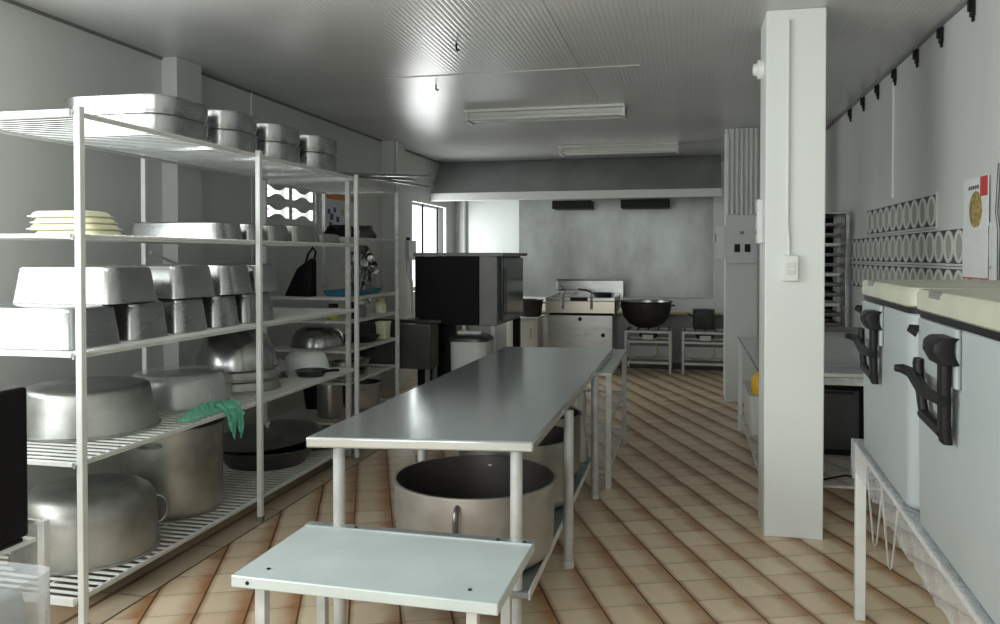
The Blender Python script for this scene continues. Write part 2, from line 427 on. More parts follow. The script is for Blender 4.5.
# ventilation blocks, right wall: rings in squares, filled behind
for i, (a, b, c, d) in enumerate(RV):
    n = round((b - a) / 0.172); uw = (b - a) / n
    x0, x1 = XR - 0.007, XR - 0.0005
    zm = (c + d) / 2; hh = (d - c) / 2
    bk = struct('window_%d' % (i + 3), MB().box(XR - 0.0012, XR - 0.0005, a, b, c, d), VOIDG)
    g = MB(); disc = MB()
    for k in range(n):
        ym = a + (k + 0.5) * uw
        ro_y, ro_z = uw / 2 * 0.98, hh * 0.93
        ri_y, ri_z = ro_y * 0.66, ro_z * 0.78
        N = 20; v = []; f = []
        for j in range(N):
            t = 2 * PI * j / N
            for (ry, rz_, xx) in ((ro_y, ro_z, x0), (ri_y, ri_z, x0), (ri_y, ri_z, x1), (ro_y, ro_z, x1)):
                v.append((xx, ym + ry * math.cos(t), zm + rz_ * math.sin(t)))
        for j in range(N):
            for q in range(4):
                j2 = (j + 1) % N
                f.append((j * 4 + q, j * 4 + (q + 1) % 4, j2 * 4 + (q + 1) % 4, j2 * 4 + q))
        g.add(v, f)
        v = [(XR - 0.003, ym + ri_y * math.cos(2 * PI * j / N), zm + ri_z * math.sin(2 * PI * j / N)) for j in range(N)]
        v += [(XR - 0.0014, p[1], p[2]) for p in v]
        disc.add(v, [tuple(range(N)), tuple(range(2 * N - 1, N - 1, -1))] + [(j, (j + 1) % N, N + (j + 1) % N, N + j) for j in range(N)])
    g.box(x0, x1, a - 0.01, b + 0.01, c - 0.012, c + 0.004).box(x0, x1, a - 0.01, b + 0.01, d - 0.004, d + 0.012)
    g.box(x0, x1, a - 0.02, a, c, d).box(x0, x1, b, b + 0.02, c, d)
    struct('window_%d_grille' % (i + 3), g, BLOCKM, parent=bk)
    struct('window_%d_infill' % (i + 3), disc, VOID, parent=bk)

# back wall cladding, dado and hood
struct('trim_8', MB().box(-3.28, -2.385, YB - 0.03, YB, 0.92, H), LITC)
struct('trim_14', MB().box(-3.28, 0.35, YB - 0.012, YB, 0.70, 0.92), COLM)  # wall strip given the brighter column colour to imitate light falling on it
struct('trim_9', MB().box(-2.38, 0.35, YB - 0.035, YB, 0.92, H), CLAD)
struct('trim_10', MB().box(XL, 0.75, YB - 0.02, YB, 0.0, 0.68), DARKW)
struct('trim_11', MB().box(0.352, 0.50, YB - 0.05, YB, 0.70, H), COLM)
struct('trim_12', MB().tube([(-3.3, YB - 0.06, 0.70), (0.45, YB - 0.06, 0.70)], 0.022, 8), PIPEY)
struct('trim_13', MB().box(-2.6, 0.72, 10.95, YB - 0.03, 0.0, 0.012), CURBSH)  # low dark curb strip, shade at the wall foot put into its brown
hd = thing('extractor_hood', 'wide grey extractor hood hanging along the top of the far wall', 'extractor hood', (0, 10.4, 2.235))
prof = [(0.0, 0.0), (0.0, 0.10), (0.45, 0.565 - 0.002), (1.19, 0.565 - 0.002), (1.19, 0.52), (0.50, 0.52), (0.04, 0.10), (0.04, 0.0)]
hx0, hx1 = XL + 0.002, 0.42
n = len(prof)
HOODP = mat('hood_paint', (0.33, 0.345, 0.335), 0.5, noise=(2, 0.2, (1, 1, 1)))
mbh = MB(); mbh.add([(hx0, y, z + 0.0) for y, z in prof] + [(hx1, y, z) for y, z in prof],
    [tuple(range(n)), tuple(range(2 * n - 1, n - 1, -1))] + [(i, (i + 1) % n, n + (i + 1) % n, n + i) for i in range(n)])
mbh.build('canopy', HOODP, hd)
MB().box(hx0, hx1, -0.02, -0.001, 0.0, 0.105).build('front_lip', FIX, hd, 0.004, label='pale front lip of the hood')
for k, (xa_, xb_) in enumerate(((-1.80, -1.27), (-0.87, -0.23))):
    MB().box(xa_, xb_, 0.55, 0.95, -0.09, 0.02).build('filter', BLACK, hd, 0.005, label='dark filter box under the hood')

# column near the camera
struct('column', MB().box(0.405, 0.705, 4.52, 4.86, 0, H), COLM, 0.006)
cd = thing('light_switch', 'white double switch box at the end of the conduit on the column', 'switch', (0.531, 4.52, 1.435))
MB().box(-0.040, 0.040, -0.035, 0, -0.068, 0.068).build('box', SWITCH, cd, 0.006)
MB().box(-0.022, 0.022, -0.041, -0.035, 0.005, 0.03).box(-0.022, 0.022, -0.041, -0.035, -0.03, -0.005).build('rocker', PIPEW, cd, 0.002)
co = MB().tube([(0.515, 4.509, 2.74), (0.515, 4.509, 1.66), (0.523, 4.509, 1.58), (0.523, 4.509, 1.504)], 0.010, 10).build('conduit', PIPEW)
tag(co, 'thin white cable conduit running down the front of the column', 'conduit')
sr = thing('alarm_sounder', 'round white sounder fixed high on the left side of the column', 'alarm', (0.404, 4.66, 2.52))
M_ = Matrix.Rotation(R(-90), 4, 'Y')
MB().lathe([(0, 0), (0.05, 0), (0.052, 0.03), (0.04, 0.035), (0, 0.035)], 24, M=M_).build('base', SWITCH, sr)
MB().lathe([(0, 0.0352), (0.036, 0.0352), (0.03, 0.055), (0, 0.06)], 24, M=M_).build('dome', PIPEW, sr)
th = thing('thermostat_box', 'slim pale grey box on the left side of the column', 'control box', (0.404, 4.70, 1.69))
MB().box(-0.03, 0, -0.06, 0.06, -0.12, 0.12).build('housing', GREYBOX, th, 0.004)
for zz in (-0.06, 0.04): MB().box(-0.036, -0.03, -0.015, 0.015, zz - 0.01, zz + 0.01).build('button', GREYP, th, 0.001)

# service pier with conduits and board
struct('pillar', MB().box(0.385, 0.70, 8.60, 9.0, 0, H), COLM, 0.006)
bd = thing('electrical_board', 'grey electrical board with two dark switches on the far pier', 'electrical board', (0.54, 8.595, 1.42))
MB().box(-0.155, 0.155, -0.06, 0, 0.0, 0.50).build('case', GREYBOX, bd, 0.006)
for dx in (-0.045, 0.055): MB().box(dx - 0.028, dx + 0.028, -0.07, -0.06, 0.12, 0.20).build('switch', BLACK, bd, 0.003)
MB().box(-0.02, 0.02, -0.064, -0.06, 0.30, 0.33).build('badge', GREYP, bd)
for k in range(7):
    x = 0.402 + k * 0.046
    c_ = MB().tube([(x, 8.575, 1.925), (x, 8.575, 2.70), (x - 0.02 * (k == 0), 8.575, 2.79)], 0.016, 10).build('conduit_pipe', PIPEW)
    tag(c_, 'white vertical conduit pipe above the grey electrical board', 'conduit', 'conduit pipes above the electrical board')
sb = thing('junction_box', 'tall narrow grey box on the left flank of the far pier', 'junction box', (0.383, 8.72, 1.47))
MB().box(-0.09, 0, -0.05, 0.05, 0.0, 0.34).build('case', GREYBOX, sb, 0.005)
MB().box(-0.096, -0.09, -0.03, 0.03, 0.18, 0.26).build('switch', BLACK, sb, 0.002)

# ceiling lights
def batten(loc, L, label):
    t = thing('ceiling_light', label, 'ceiling light', loc, 0, 'fluorescent ceiling lights')
    MB().box(-L / 2, L / 2, -0.16, 0.16, -0.025, 0).build('mounting_plate', FIX, t, 0.004)
    q = MB()
    q.add([(-L / 2, -0.10, -0.025), (L / 2, -0.10, -0.025), (L / 2, 0.10, -0.025), (-L / 2, 0.10, -0.025),
           (-L / 2, -0.04, -0.085), (L / 2, -0.04, -0.085), (L / 2, 0.04, -0.085), (-L / 2, 0.04, -0.085)],
          [(0, 3, 2, 1), (4, 5, 6, 7), (0, 1, 5, 4), (1, 2, 6, 5), (2, 3, 7, 6), (3, 0, 4, 7)])
    q.build('reflector', FIX, t, 0.002)
    for sy in (-1, 1):
        MB().tube([(-L / 2 + 0.03, sy * 0.085, -0.075), (L / 2 - 0.03, sy * 0.085, -0.075)], 0.014, 12).build('lamp_tube', LAMPT, t)
    for sx in (-1, 1):
        MB().box(sx * (L / 2 - 0.015) - 0.015, sx * (L / 2 - 0.015) + 0.015, -0.12, 0.12, -0.10, -0.025).build('end_cap', GREYBOX, t, 0.003)
    return t
batten((-1.23, 7.12, H), 1.42, 'larger nearer white fluorescent ceiling light with unlit tubes')
batten((-0.79, 9.62, H), 1.38, 'farther white fluorescent ceiling light close to the extractor hood')
for i, p in enumerate(((-1.38, 4.79), (-1.86, 5.9))):
    h = MB().tube([(0, 0, 0), (0, 0, -0.035), (0.01, 0, -0.045), (0.02, 0, -0.035)], 0.006, 8).build('ceiling_hook', BLACK)
    h.location = (p[0], p[1], H); tag(h, ['small dark hook in the ceiling, nearer the camera', 'small dark hook in the ceiling, nearer the left wall'][i], 'hook')

# clips along the top of the right wall
CL = [4.45, 4.96, 5.45, 5.99, 6.5, 7.0, 7.53]
for i, y in enumerate(CL):
    c_ = MB().box(-0.018, 0, -0.02, 0.02, -0.06, 0.025).box(-0.03, -0.018, -0.012, 0.012, -0.035, 0.02).box(-0.012, 0, -0.010, 0.010, -0.085, -0.06).build('wall_clip', BLACK, bevel=0.002)
    c_.location = (XR - 0.001, y, 2.745)
    tag(c_, 'small black clip in the row along the top of the right wall', 'clip', 'black clips along the top of the right wall')

# calendar right
cal = thing('wall_calendar', 'hanging calendar with a red heading and a plate of food on the right wall', 'calendar', (XR - 0.006, 0, 0))
CALY0, CALY1 = 4.20, 4.54
MB().box(-0.008, -0.002, CALY0, CALY1, 1.64, 1.88).build('picture_page', PAPER, cal)
MB().box(-0.010, -0.004, CALY0, CALY1, 1.395, 1.64).build('date_page', PAPER, cal)
MB().box(-0.012, -0.008, CALY0 - 0.0, CALY0 + 0.09, 1.785, 1.878).build('red_band', RED, cal, label='red heading block')
q = MB()
for k in range(5): q.box(-0.0095, -0.008, 4.46 - k * 0.03 - 0.02, 4.46 - k * 0.03, 1.825, 1.843)
q.build('heading', INK, cal)
MyM = Matrix.Translation((-0.008, 4.36, 1.725)) @ Matrix.Rotation(R(-90), 4, 'Y')
MB().lathe([(0, 0.0035), (0.085, 0.003), (0.09, 0)], 24, M=MyM).build('plate_picture', FOOD, cal)
q = MB()
for k in range(6): q.box(-0.0112, -0.010, CALY0 + 0.04, CALY1 - 0.04, 1.43 + k * 0.03, 1.433 + k * 0.03)
q.box(-0.0112, -0.010, CALY0 + 0.06, CALY1 - 0.08, 1.61, 1.622)
q.build('date_lines', GREYBOX, cal)
MB().box(-0.0112, -0.004, CALY0, CALY1, 1.389, 1.395).build('bottom_edge', RED, cal)
st_ = MB().tube([(XR - 0.006, 4.08, 1.36), (XR - 0.006, 4.08, 1.62), (XR - 0.016, 4.08, 1.70), (XR - 0.006, 4.08, 1.92)], 0.007, 8).build('calendar_edge_shadow', STEELD)  # thin dark tube standing in for the calendar's edge shadow
tag(st_, 'dark line on the right wall standing in for the calendar edge shadow', 'cord')

# poster left
po = thing('wall_poster', 'bluish poster with an orange heading on the left wall behind the rack', 'poster', (XL + 0.001, 0, 0))
MB().box(0, 0.006, 7.02, 7.86, 1.60, 2.13).build('sheet', PAPERB, po)
MB().box(0.006, 0.008, 7.05, 7.82, 2.05, 2.11).build('orange_heading', ORANGE, po)
q = MB()
for (yy, zz, s_) in ((7.22, 1.93, .03), (7.28, 1.88, .04), (7.35, 1.95, .03), (7.25, 1.80, .035), (7.33, 1.76, .03), (7.42, 1.86, .035)):
    q.box(0.006, 0.008, yy - s_, yy + s_, zz - s_ * .8, zz + s_ * .8)
q.build('printed_figures', INKB, po)
MB().box(0.006, 0.008, 7.50, 7.56, 1.90, 1.97).build('yellow_figure', MUSTY, po)

# switch box and cables by the left window
jb = thing('switch_box', 'grey switch box with drooping cables left of the far window', 'switch box', (XL + 0.001, 9.42, 1.45))
MB().box(0, 0.09, -0.13, 0.13, 0, 0.24).build('case', GREYBOX, jb, 0.006)
MB().box(0.02, 0.06, -0.05, 0.0, 0.24, 0.28).build('knob', BLACK, jb, 0.004)
for k in range(3):
    MB().tube([(0.04, -0.08 + k * 0.06, 0), (0.05, -0.10 + k * 0.07, -0.15), (0.07, 0.0 + k * 0.02, -0.28), (0.05, 0.08, -0.45 - k * 0.1)], 0.009, 6).build('cable', PIPEW, jb)
t_ = MB().tube([(-3.185, 8.64, 0.0), (-3.185, 8.64, H - 0.01)], 0.014, 8).build('wall_pipe', PIPEW)
tag(t_, 'white vertical pipe on the corner pilaster of the left wall', 'pipe')
t_ = MB().tube([(-3.20, YB - 0.10, 0.0), (-3.20, YB - 0.10, 2.7)], 0.03, 10).build('corner_pipe', PIPEW)
tag(t_, 'white vertical pipe in the far left corner behind the oven', 'pipe')

# ------------------------------------------------------------------ racks
def wire_shelf(name, parent, x0, x1, y0, y1, z, pitch, wr, mt, lip=True, dz=0.016, eb=0.012):
    m = MB()
    m.tube([(x1, y0, z - 0.005), (x1, y1, z - 0.005)], 0.008, 6).tube([(x1, y0, z - dz), (x1, y1, z - dz)], 0.005, 6)
    m.tube([(x0, y0, z - 0.005), (x0, y1, z - 0.005)], 0.008, 6)
    for xx in ((x0 + (x1 - x0) / 3, x0 + 2 * (x1 - x0) / 3) if wr > 0.005 else ()): m.tube([(xx, y0, z - 0.010), (xx, y1, z - 0.010)], 0.006, 6)
    m.box(x0, x1, y0 - 0.010, y0 + 0.012, z - eb, z + 0.004); m.box(x0, x1, y1 - 0.012, y1 + 0.010, z - eb, z + 0.004)
    k = int((y1 - y0) / pitch)
    for i in range(1, k):
        yy = y0 + i * (y1 - y0) / k
        if wr > 0.005: m.box(x0, x1, yy - wr, yy + wr, z - 0.001, z + 0.004)
        else: m.box(x0, x1, yy - wr, yy + wr, z + 0.0015, z + 0.004)
    # zigzag lacing between the two front wires
    kz = int((y1 - y0) / 0.05); pts = [(x1, y0 + j * (y1 - y0) / kz, z - (dz if j % 2 else 0.0)) for j in range(kz + 1)]
    m.tube(pts, 0.003, 4)
    return m.build(name, mt, parent)
rk = thing('wire_shelving_rack', 'long white wire rack full of aluminium pans along the left wall', 'shelving rack', (0, 0, 0))
RX0, RX1 = -3.06, -2.37
PW = 0.0145
for yy in (2.76, 4.14, 5.52):
    for xx in (RX1 + 0.022, RX0 - 0.022):
        MB().box(xx - PW, xx + PW, yy - PW, yy + PW, 0.025, 2.092).build('post', WHITE, rk, 0.003)
        MB().box(xx - PW * 1.2, xx + PW * 1.2, yy - PW * 1.2, yy + PW * 1.2, 0, 0.028).build('foot', GREYP, rk, 0.003)
SH = [0.135, 0.68, 1.115, 1.59, 2.08]
for i, z in enumerate(SH):
    wire_shelf('wire_shelf', rk, RX0, RX1, 2.74, 5.53, z - 0.005, 0.052 if i < 2 else 0.030 if i == 2 else 0.046, 0.0085 if i < 2 else 0.0026, WHITE, eb=0.024 if i in (0, 4) else 0.012)
MB().tube([(-3.06, 4.16, 1.52), (-3.06, 5.50, 1.15)], 0.008, 6).build('brace', WHITE, rk)

r2 = thing('corner_wire_rack', 'shorter white wire rack with kitchen odds and ends, beyond the long rack', 'shelving rack', (0, 0, 0))
QX0, QX1, QY0, QY1 = -3.15, -2.49, 5.66, 6.72
for yy in (QY0, QY1):
    for xx in (QX1 + 0.015, QX0 - 0.015):
        MB().box(xx - 0.017, xx + 0.017, yy - 0.017, yy + 0.017, 0.0, 2.06).build('post', WHITEW, r2, 0.003)
S2 = [0.24, 0.545, 0.785, 1.01, 1.185, 1.645, 2.07]
for z in S2:
    wire_shelf('wire_shelf', r2, QX0, QX1, QY0, QY1, z - 0.005, 0.05, 0.003, WHITEW)

# ------------------------------------------------------------------ rectangular pans
def pan_shell(w_, d_, h, r, taper, up=True, lip=0.012, th=0.004):
    """open pan (up) or the same pan turned over; local origin at the centre of its lower face"""
    m = MB(); zs = [0, 0.010, 0.03, h - 0.004, h]
    def ins(k): return taper * (1 - k)
    rings = []
    for (k, z) in ((0.0, 0.0), (0.02, 0.006), (0.12, 0.03), (1.0, h - 0.004)):
        e = ins(k) + (0.02 if k == 0 else 0.006 if k == 0.02 else 0)
        rings.append(rr(w_ - 2 * e, d_ - 2 * e, max(0.02, r - e * 0.5), z))
    rings.append(rr(w_ + 2 * lip, d_ + 2 * lip, r + lip, h - 0.004))
    rings.append(rr(w_ + 2 * lip, d_ + 2 * lip, r + lip, h))
    rings.append(rr(w_ - 2 * th, d_ - 2 * th, r - th, h))
    rings.append(rr(w_ - 2 * taper - 2 * th, d_ - 2 * taper - 2 * th, max(0.02, r - taper), 0.010))
    if not up: rings = [[(x, y, h - z) for x, y, z in q_] for q_ in rings]
    m.loft(rings, True, True)
    return m
# deep covered roasting pans on the top shelf
def roaster(w_, d_, h, label):
    t = thing('roasting_pan', label, 'roasting pan', (0, 0, 0), 0, 'covered roasting pans on the top shelf')
    hb = h * 0.52
    pan_shell(w_, d_, hb, 0.13, 0.003, True, 0.004).build('pan_body', ALU, t)
    l = pan_shell(w_ + 0.004, d_ + 0.004, h - hb - 0.0015, 0.13, 0.004, True, 0.005).build('pan_lid', ALU, t); l.location = (0, 0, hb + 0.0015)
    return t
ZT = SH[4] + 0.001
for (y0_, y1_, h_, w_, lab) in ((3.42, 3.88, 0.198, 0.61, 'largest covered aluminium roasting pan on the top shelf, nearest the camera'),
                        (4.00, 4.38, 0.222, 0.60, 'second covered aluminium roasting pan along the top shelf from the camera'),
                        (4.53, 4.92, 0.232, 0.60, 'third covered aluminium roasting pan along the top shelf from the camera'),
                        (5.09, 5.50, 0.242, 0.58, 'last covered aluminium roasting pan on the top shelf, farthest from the camera')):
    t = roaster(w_, y1_ - y0_, h_, lab); t.location = (-2.44 - w_ / 2, (y0_ + y1_) / 2, ZT)
# second shelf: shallow pans
Z2 = SH[3] + 0.001
for (y0_, y1_, w_, h_, mt, lab) in ((3.88, 4.17, 0.58, 0.095, ALU, 'long bright shallow pan on the second shelf down, right of the yellow plates'),
        (4.21, 4.42, 0.30, 0.10, ALU, 'upturned shallow pan just behind the long bright one on the second shelf'),
        (4.45, 4.72, 0.34, 0.10, ALUD, 'dull shallow pan right beside the middle post on the second shelf'),
        (4.76, 5.12, 0.34, 0.11, ALUD, 'dull shallow pan in front of the bright wall openings, second shelf'),
        (5.16, 5.50, 0.40, 0.065, ALUD, 'thin flat grey pan at the far end of the second shelf')):
    o = pan_shell(w_, y1_ - y0_ - 0.024, h_, 0.05, 0.008, False, 0.006).build('shallow_pan', mt)
    o.location = (-2.44 - w_ / 2, (y0_ + y1_) / 2, Z2); tag(o, lab, 'pan', 'shallow pans on the second shelf')
# third shelf: two layers of upturned deep pans
Z3 = SH[2] + 0.001
LOW = [(2.80, 3.13, 'nearest'), (3.18, 3.47, 'second'), (3.52, 3.80, 'third'), (3.85, 4.11, 'fourth'), (4.15, 4.50, 'last')]
for (a_, b_, wd) in LOW:
    o = pan_shell(0.60, b_ - a_ - 0.008, 0.172, 0.055, 0.018, False, 0.003).build('deep_pan', ALU)
    o.location = (-2.43 - 0.30, (a_ + b_) / 2, Z3); tag(o, 'upturned deep aluminium pan, lower layer of the third shelf, %s from the camera' % wd, 'pan', 'upturned deep pans on the third shelf')
UP = [(3.03, 3.38, 0.55, 'nearest and widest'), (3.50, 3.86, 0.50, 'second'), (3.92, 4.24, 0.50, 'third'), (4.28, 4.54, 0.44, 'last')]
for (a_, b_, w_, wd) in UP:
    o = pan_shell(w_, b_ - a_ - 0.008, 0.165, 0.06, 0.022, False, 0.003).build('deep_pan', ALU)
    o.location = (-2.42 - w_ / 2, (a_ + b_) / 2, Z3 + 0.174); tag(o, 'upturned deep aluminium pan, upper layer of the third shelf, %s from the camera' % wd, 'pan', 'upturned deep pans on the third shelf')
# yellow plastic trays
for k in range(4):
    o = pan_shell((0.36, 0.37, 0.33, 0.32)[k], 0.24, 0.0265, 0.06, 0.012, False, 0.004).build('plastic_tray', PALEY)
    o.location = (-2.765 + (0.02, 0.0, 0.0, -0.02)[k], 3.22, Z2 + 0.002 + 0.029 * k)
    tag(o, 'pale yellow plastic tray, %s in the stack on the second shelf' % ('bottom one', 'second from the bottom', 'second from the top', 'topmost')[k], 'tray', 'pale yellow trays stacked on the second shelf')

# ------------------------------------------------------------------ round pots
def pot_prof(r0, r1, h, th=0.006, lip=0.008, rc=0.04):
    """base radius r0, rim radius r1"""
    p = [(0, 0)]
    for i in range(5):
        a = R(90 * i / 4); p.append((r0 - rc + rc * math.sin(a), rc - rc * math.cos(a)))
    p += [(r1, h - 0.012), (r1 + lip, h - 0.010), (r1 + lip, h), (r1 - th, h)]
    p += [(r0 - th, rc + th), (r0 - rc, th + 0.002), (0, th + 0.002)]
    return p
def flip(p, h): return [(r, h - z) for r, z in p]
def loop_handle(mb, c, az, wdt, out, r, vertical=False, drop=0.0):
    """bail handle standing off a round wall at azimuth az (c = point on the wall)"""
    ca, sa = math.cos(az), math.sin(az)
    pts = []
    for i in range(9):
        t = PI * i / 8; s = -math.cos(t) * wdt / 2; o = math.sin(t) * out
        if vertical: pts.append((c[0] + ca * o, c[1] + sa * o, c[2] + s))
        else: pts.append((c[0] + ca * o - sa * s, c[1] + sa * o + ca * s, c[2] - drop * math.sin(t)))
    mb.tube(pts, r, 8); return mb
def rpot(name, label, cat, loc, r0, r1, h, m_out, inverted=False, handles=(), m_h=None, m_in=None, group=None, hr=0.007, hz=None, rc=0.04, vertical=False):
    t = thing(name, label, cat, loc, 0, group)
    p = pot_prof(r0, r1, h, rc=rc)
    if inverted: MB().lathe(flip(p, h), 56).build('pot_body', m_out, t)
    else:
        k = len(p) - 4
        MB().lathe(p[:k + 1], 56).build('pot_body', m_out, t)
        MB().lathe(p[k:], 56).build('pot_inside', m_in or m_out, t)
    for az in handles:
        z = hz if hz else h * 0.8
        rad = (r0 + (r1 - r0) * (z / h if not inverted else 1 - z / h)) - 0.004
        ca, sa = math.cos(az), math.sin(az)
        loop_handle(MB(), (ca * rad, sa * rad, z), az, 0.12 if not vertical else 0.13, 0.045, hr, vertical).build('handle', m_h or m_out, t)
    return t
Z4 = SH[1] + 0.001; Z5 = SH[0] + 0.001
rpot('cooking_pot', 'big wide aluminium pot turned over on the fourth shelf, nearest the camera', 'pot', (-2.785, 3.32, Z4), 0.275, 0.312, 0.21, ALUD, True, rc=0.03)
rpot('cooking_pot', 'rounded battered pot upside down at the near end of the bottom shelf', 'pot', (-2.715, 3.22, Z5), 0.30, 0.308, 0.295, ALUD, True, (R(38), R(218)), hz=0.15, rc=0.09, vertical=True)
rpot('stock_pot', 'tall stained aluminium stock pot standing on the bottom shelf', 'pot', (-2.705, 3.85, Z5), 0.256, 0.262, 0.47, ALUD, False, (R(-80), R(100)), hz=0.395)

# pot wrapped in clear plastic with green bag
wb = thing('wrapped_pot', 'upturned pot wrapped in clear plastic above the green bag', 'pot', (-2.745, 3.99, Z4))
MB().lathe(flip(pot_prof(0.225, 0.25, 0.165), 0.165), 48).build('pot_body', ALUD, wb)
mbw = MB(); v = []; N = 48
profw = [(0.280, 0.012), (0.274, 0.05), (0.264, 0.10), (0.255, 0.15), (0.235, 0.178), (0.14, 0.183), (0.0, 0.184)]
rings = []
for (r_, z) in profw[:-1]:
    rings.append([((r_ + 0.006 * math.sin(j * 5.1 + z * 60) * (r_ > .2)) * math.cos(2 * PI * j / N), (r_ + 0.006 * math.sin(j * 5.1 + z * 60) * (r_ > .2)) * math.sin(2 * PI * j / N), z) for j in range(N)])
mbw.loft(rings, False, True).build('plastic_wrap', FILMD, wb, label='clear plastic wrap')
# green bag: crumpled ribbon lying on shelf edge and hanging over it
random.seed(3)
from mathutils import noise as MN
gb = MB(); nu, nv = 90, 22; gv = []
for i in range(nu + 1):
    u = i / nu; y = 3.50 + u * 0.45
    for j in range(nv + 1):
        v_ = j / nv
        k_ = MN.noise(Vector((u * 9, v_ * 3, 1.0))); k2 = MN.noise(Vector((u * 30, v_ * 9, 4.0)))
        env = math.sin(PI * u) ** 0.35
        x = -2.445 + 0.085 * v_ + 0.008 * k2
        z = Z4 + 0.008 + (0.048 + 0.030 * k_) * math.sin(PI * min(1, v_ * 1.15)) ** 0.7 * env + 0.006 * k2
        gv.append((x, y + 0.01 * k_, max(z, Z4 + 0.005)))
gb.add(gv, [(i * (nv + 1) + j, i * (nv + 1) + j + 1, (i + 1) * (nv + 1) + j + 1, (i + 1) * (nv + 1) + j) for i in range(nu) for j in range(nv)])
hv = []; nh, nw = 36, 30
for i in range(nh + 1):
    u = i / nh
    for j in range(nw + 1):
        v_ = j / nw
        k2 = MN.noise(Vector((v_ * 7, u * 5, 9.0))); k3 = MN.noise(Vector((v_ * 20, u * 16, 2.0)))
        y = 3.845 + (v_ - 0.5) * (0.20 - 0.07 * u) + 0.04 * u + 0.008 * k3
        x = -2.385 + 0.045 * math.sin(min(1, u * 3) * PI / 2) + 0.018 * k2 + 0.006 * k3
        z = Z4 + 0.045 - 0.16 * u + 0.05 * u * math.cos(v_ * 11) + 0.006 * k2
        hv.append((x, y, z))
gb.add(hv, [(i * (nw + 1) + j, i * (nw + 1) + j + 1, (i + 1) * (nw + 1) + j + 1, (i + 1) * (nw + 1) + j) for i in range(nh) for j in range(nw)])
tag(gb.build('plastic_bag', GREENBAG), 'crumpled green plastic bag hanging over the edge of the fourth shelf', 'plastic bag')

# nested bowls
def bowl_prof(r, h, th=0.004, base=0.35):
    p = [(0, 0)]
    for i in range(9):
        a = i / 8; p.append((r * (base + (1 - base) * math.sin(a * PI / 2)), h * (1 - math.cos(a * PI / 2))))
    p += [(r + 0.012, h), (r + 0.012, h + 0.004), (r - th, h + 0.004)]
    for i in range(7, -1, -1):
        a = i / 8; p.append((r * (base + (1 - base) * math.sin(a * PI / 2)) - th, h * (1 - math.cos(a * PI / 2)) + th))
    p.append((0, th))
    return p
def bowl(name, label, loc, r, h, mt, inverted=True, cat='bowl', group=None, base=0.35):
    p = bowl_prof(r, h, base=base)
    if inverted: p = flip(p, h + 0.004)
    o = MB().lathe(p, 48).build(name, mt); o.location = loc
    return tag(o, label, cat, group)
bx_, by_ = -2.725, 4.53
rpot('cooking_pot', 'shallow round pan at the base of the bowl stack, fourth shelf', 'pot', (bx_, by_, Z4), 0.245, 0.255, 0.068, ALUD, True, rc=0.02)
rpot('cooking_pot', 'shallow round pan second in the bowl stack, fourth shelf', 'pot', (bx_, by_, Z4 + 0.0685), 0.240, 0.252, 0.062, ALUD, True, rc=0.02)
bowl('mixing_bowl', 'large dark shiny mixing bowl turned over on top of the stack, fourth shelf', (bx_ - 0.005, by_, Z4 + 0.1315), 0.245, 0.245, STEELB, base=0.30)
bowl('mixing_bowl', 'small steel bowl upside down between the bowl stack and the white basin', (-2.76, 4.98, Z4), 0.12, 0.13, STEEL, base=0.5)
bowl('plastic_basin', 'white plastic basin upside down at the far end of the fourth shelf', (-2.66, 5.335, Z4), 0.165, 0.135, BASIN, cat='basin', base=0.5)
def frypan(label, loc, r, rz, mt, hl=0.2):
    t = thing('frying_pan', label, 'frying pan', loc, rz)
    MB().lathe([(0, 0), (r * 0.8, 0), (r, 0.04), (r + 0.004, 0.042), (r - 0.004, 0.042), (r * 0.78, 0.006), (0, 0.006)], 36).build('pan_body', mt, t)
    MB().tube([(r - 0.003, 0, 0.036), (r + 0.06, 0, 0.05), (r + hl, 0, 0.06)], 0.009, 8).build('handle', BLACK, t)
    return t
frypan('dark frying pan lying in front of the small steel bowl, fourth shelf', (-2.50, 5.09, Z4), 0.11, R(-20), STEELD, 0.15)

# large lids and pans on the bottom shelf, far half
bt = thing('wide_pan', 'wide dark shallow pan on the bottom shelf, beneath the big dark lid', 'pan', (-2.72, 4.87, Z5))
MB().lathe([(0, 0), (0.25, 0), (0.315, 0.10), (0.345, 0.118), (0.347, 0.125), (0.308, 0.112), (0.245, 0.008), (0, 0.008)], 56).build('pan_body', STEELD, bt)
ld = thing('pot_lid', 'big dark pot lid with a pale knob lying over the wide pan', 'lid', (-2.72, 4.90, Z5 + 0.165))
ld.rotation_euler = (R(5), R(-3), 0)
MB().lathe([(0.352, 0.0), (0.356, 0.004), (0.30, 0.028), (0.2, 0.045), (0.06, 0.055), (0, 0.056), (0, 0.050), (0.06, 0.049), (0.2, 0.039), (0.30, 0.020), (0.345, 0.0)], 56).build('lid_disc', mat('smoky_steel', (0.24, 0.24, 0.235), 0.3, 0.85), ld)
MB().lathe([(0, 0.055), (0.012, 0.055), (0.012, 0.075), (0.022, 0.08), (0.022, 0.095), (0, 0.10)], 16).build('knob', PIPEW, ld, label='pale knob')
ld2 = MB().lathe([(0, 0), (0.13, 0), (0.15, 0.01), (0.15, 0.016), (0.13, 0.010), (0, 0.010)], 40).build('round_tray', STEELD); ld2.location = (-2.56, 5.35, Z5)
tag(ld2, 'small dark round tray at the far end of the bottom shelf', 'tray')

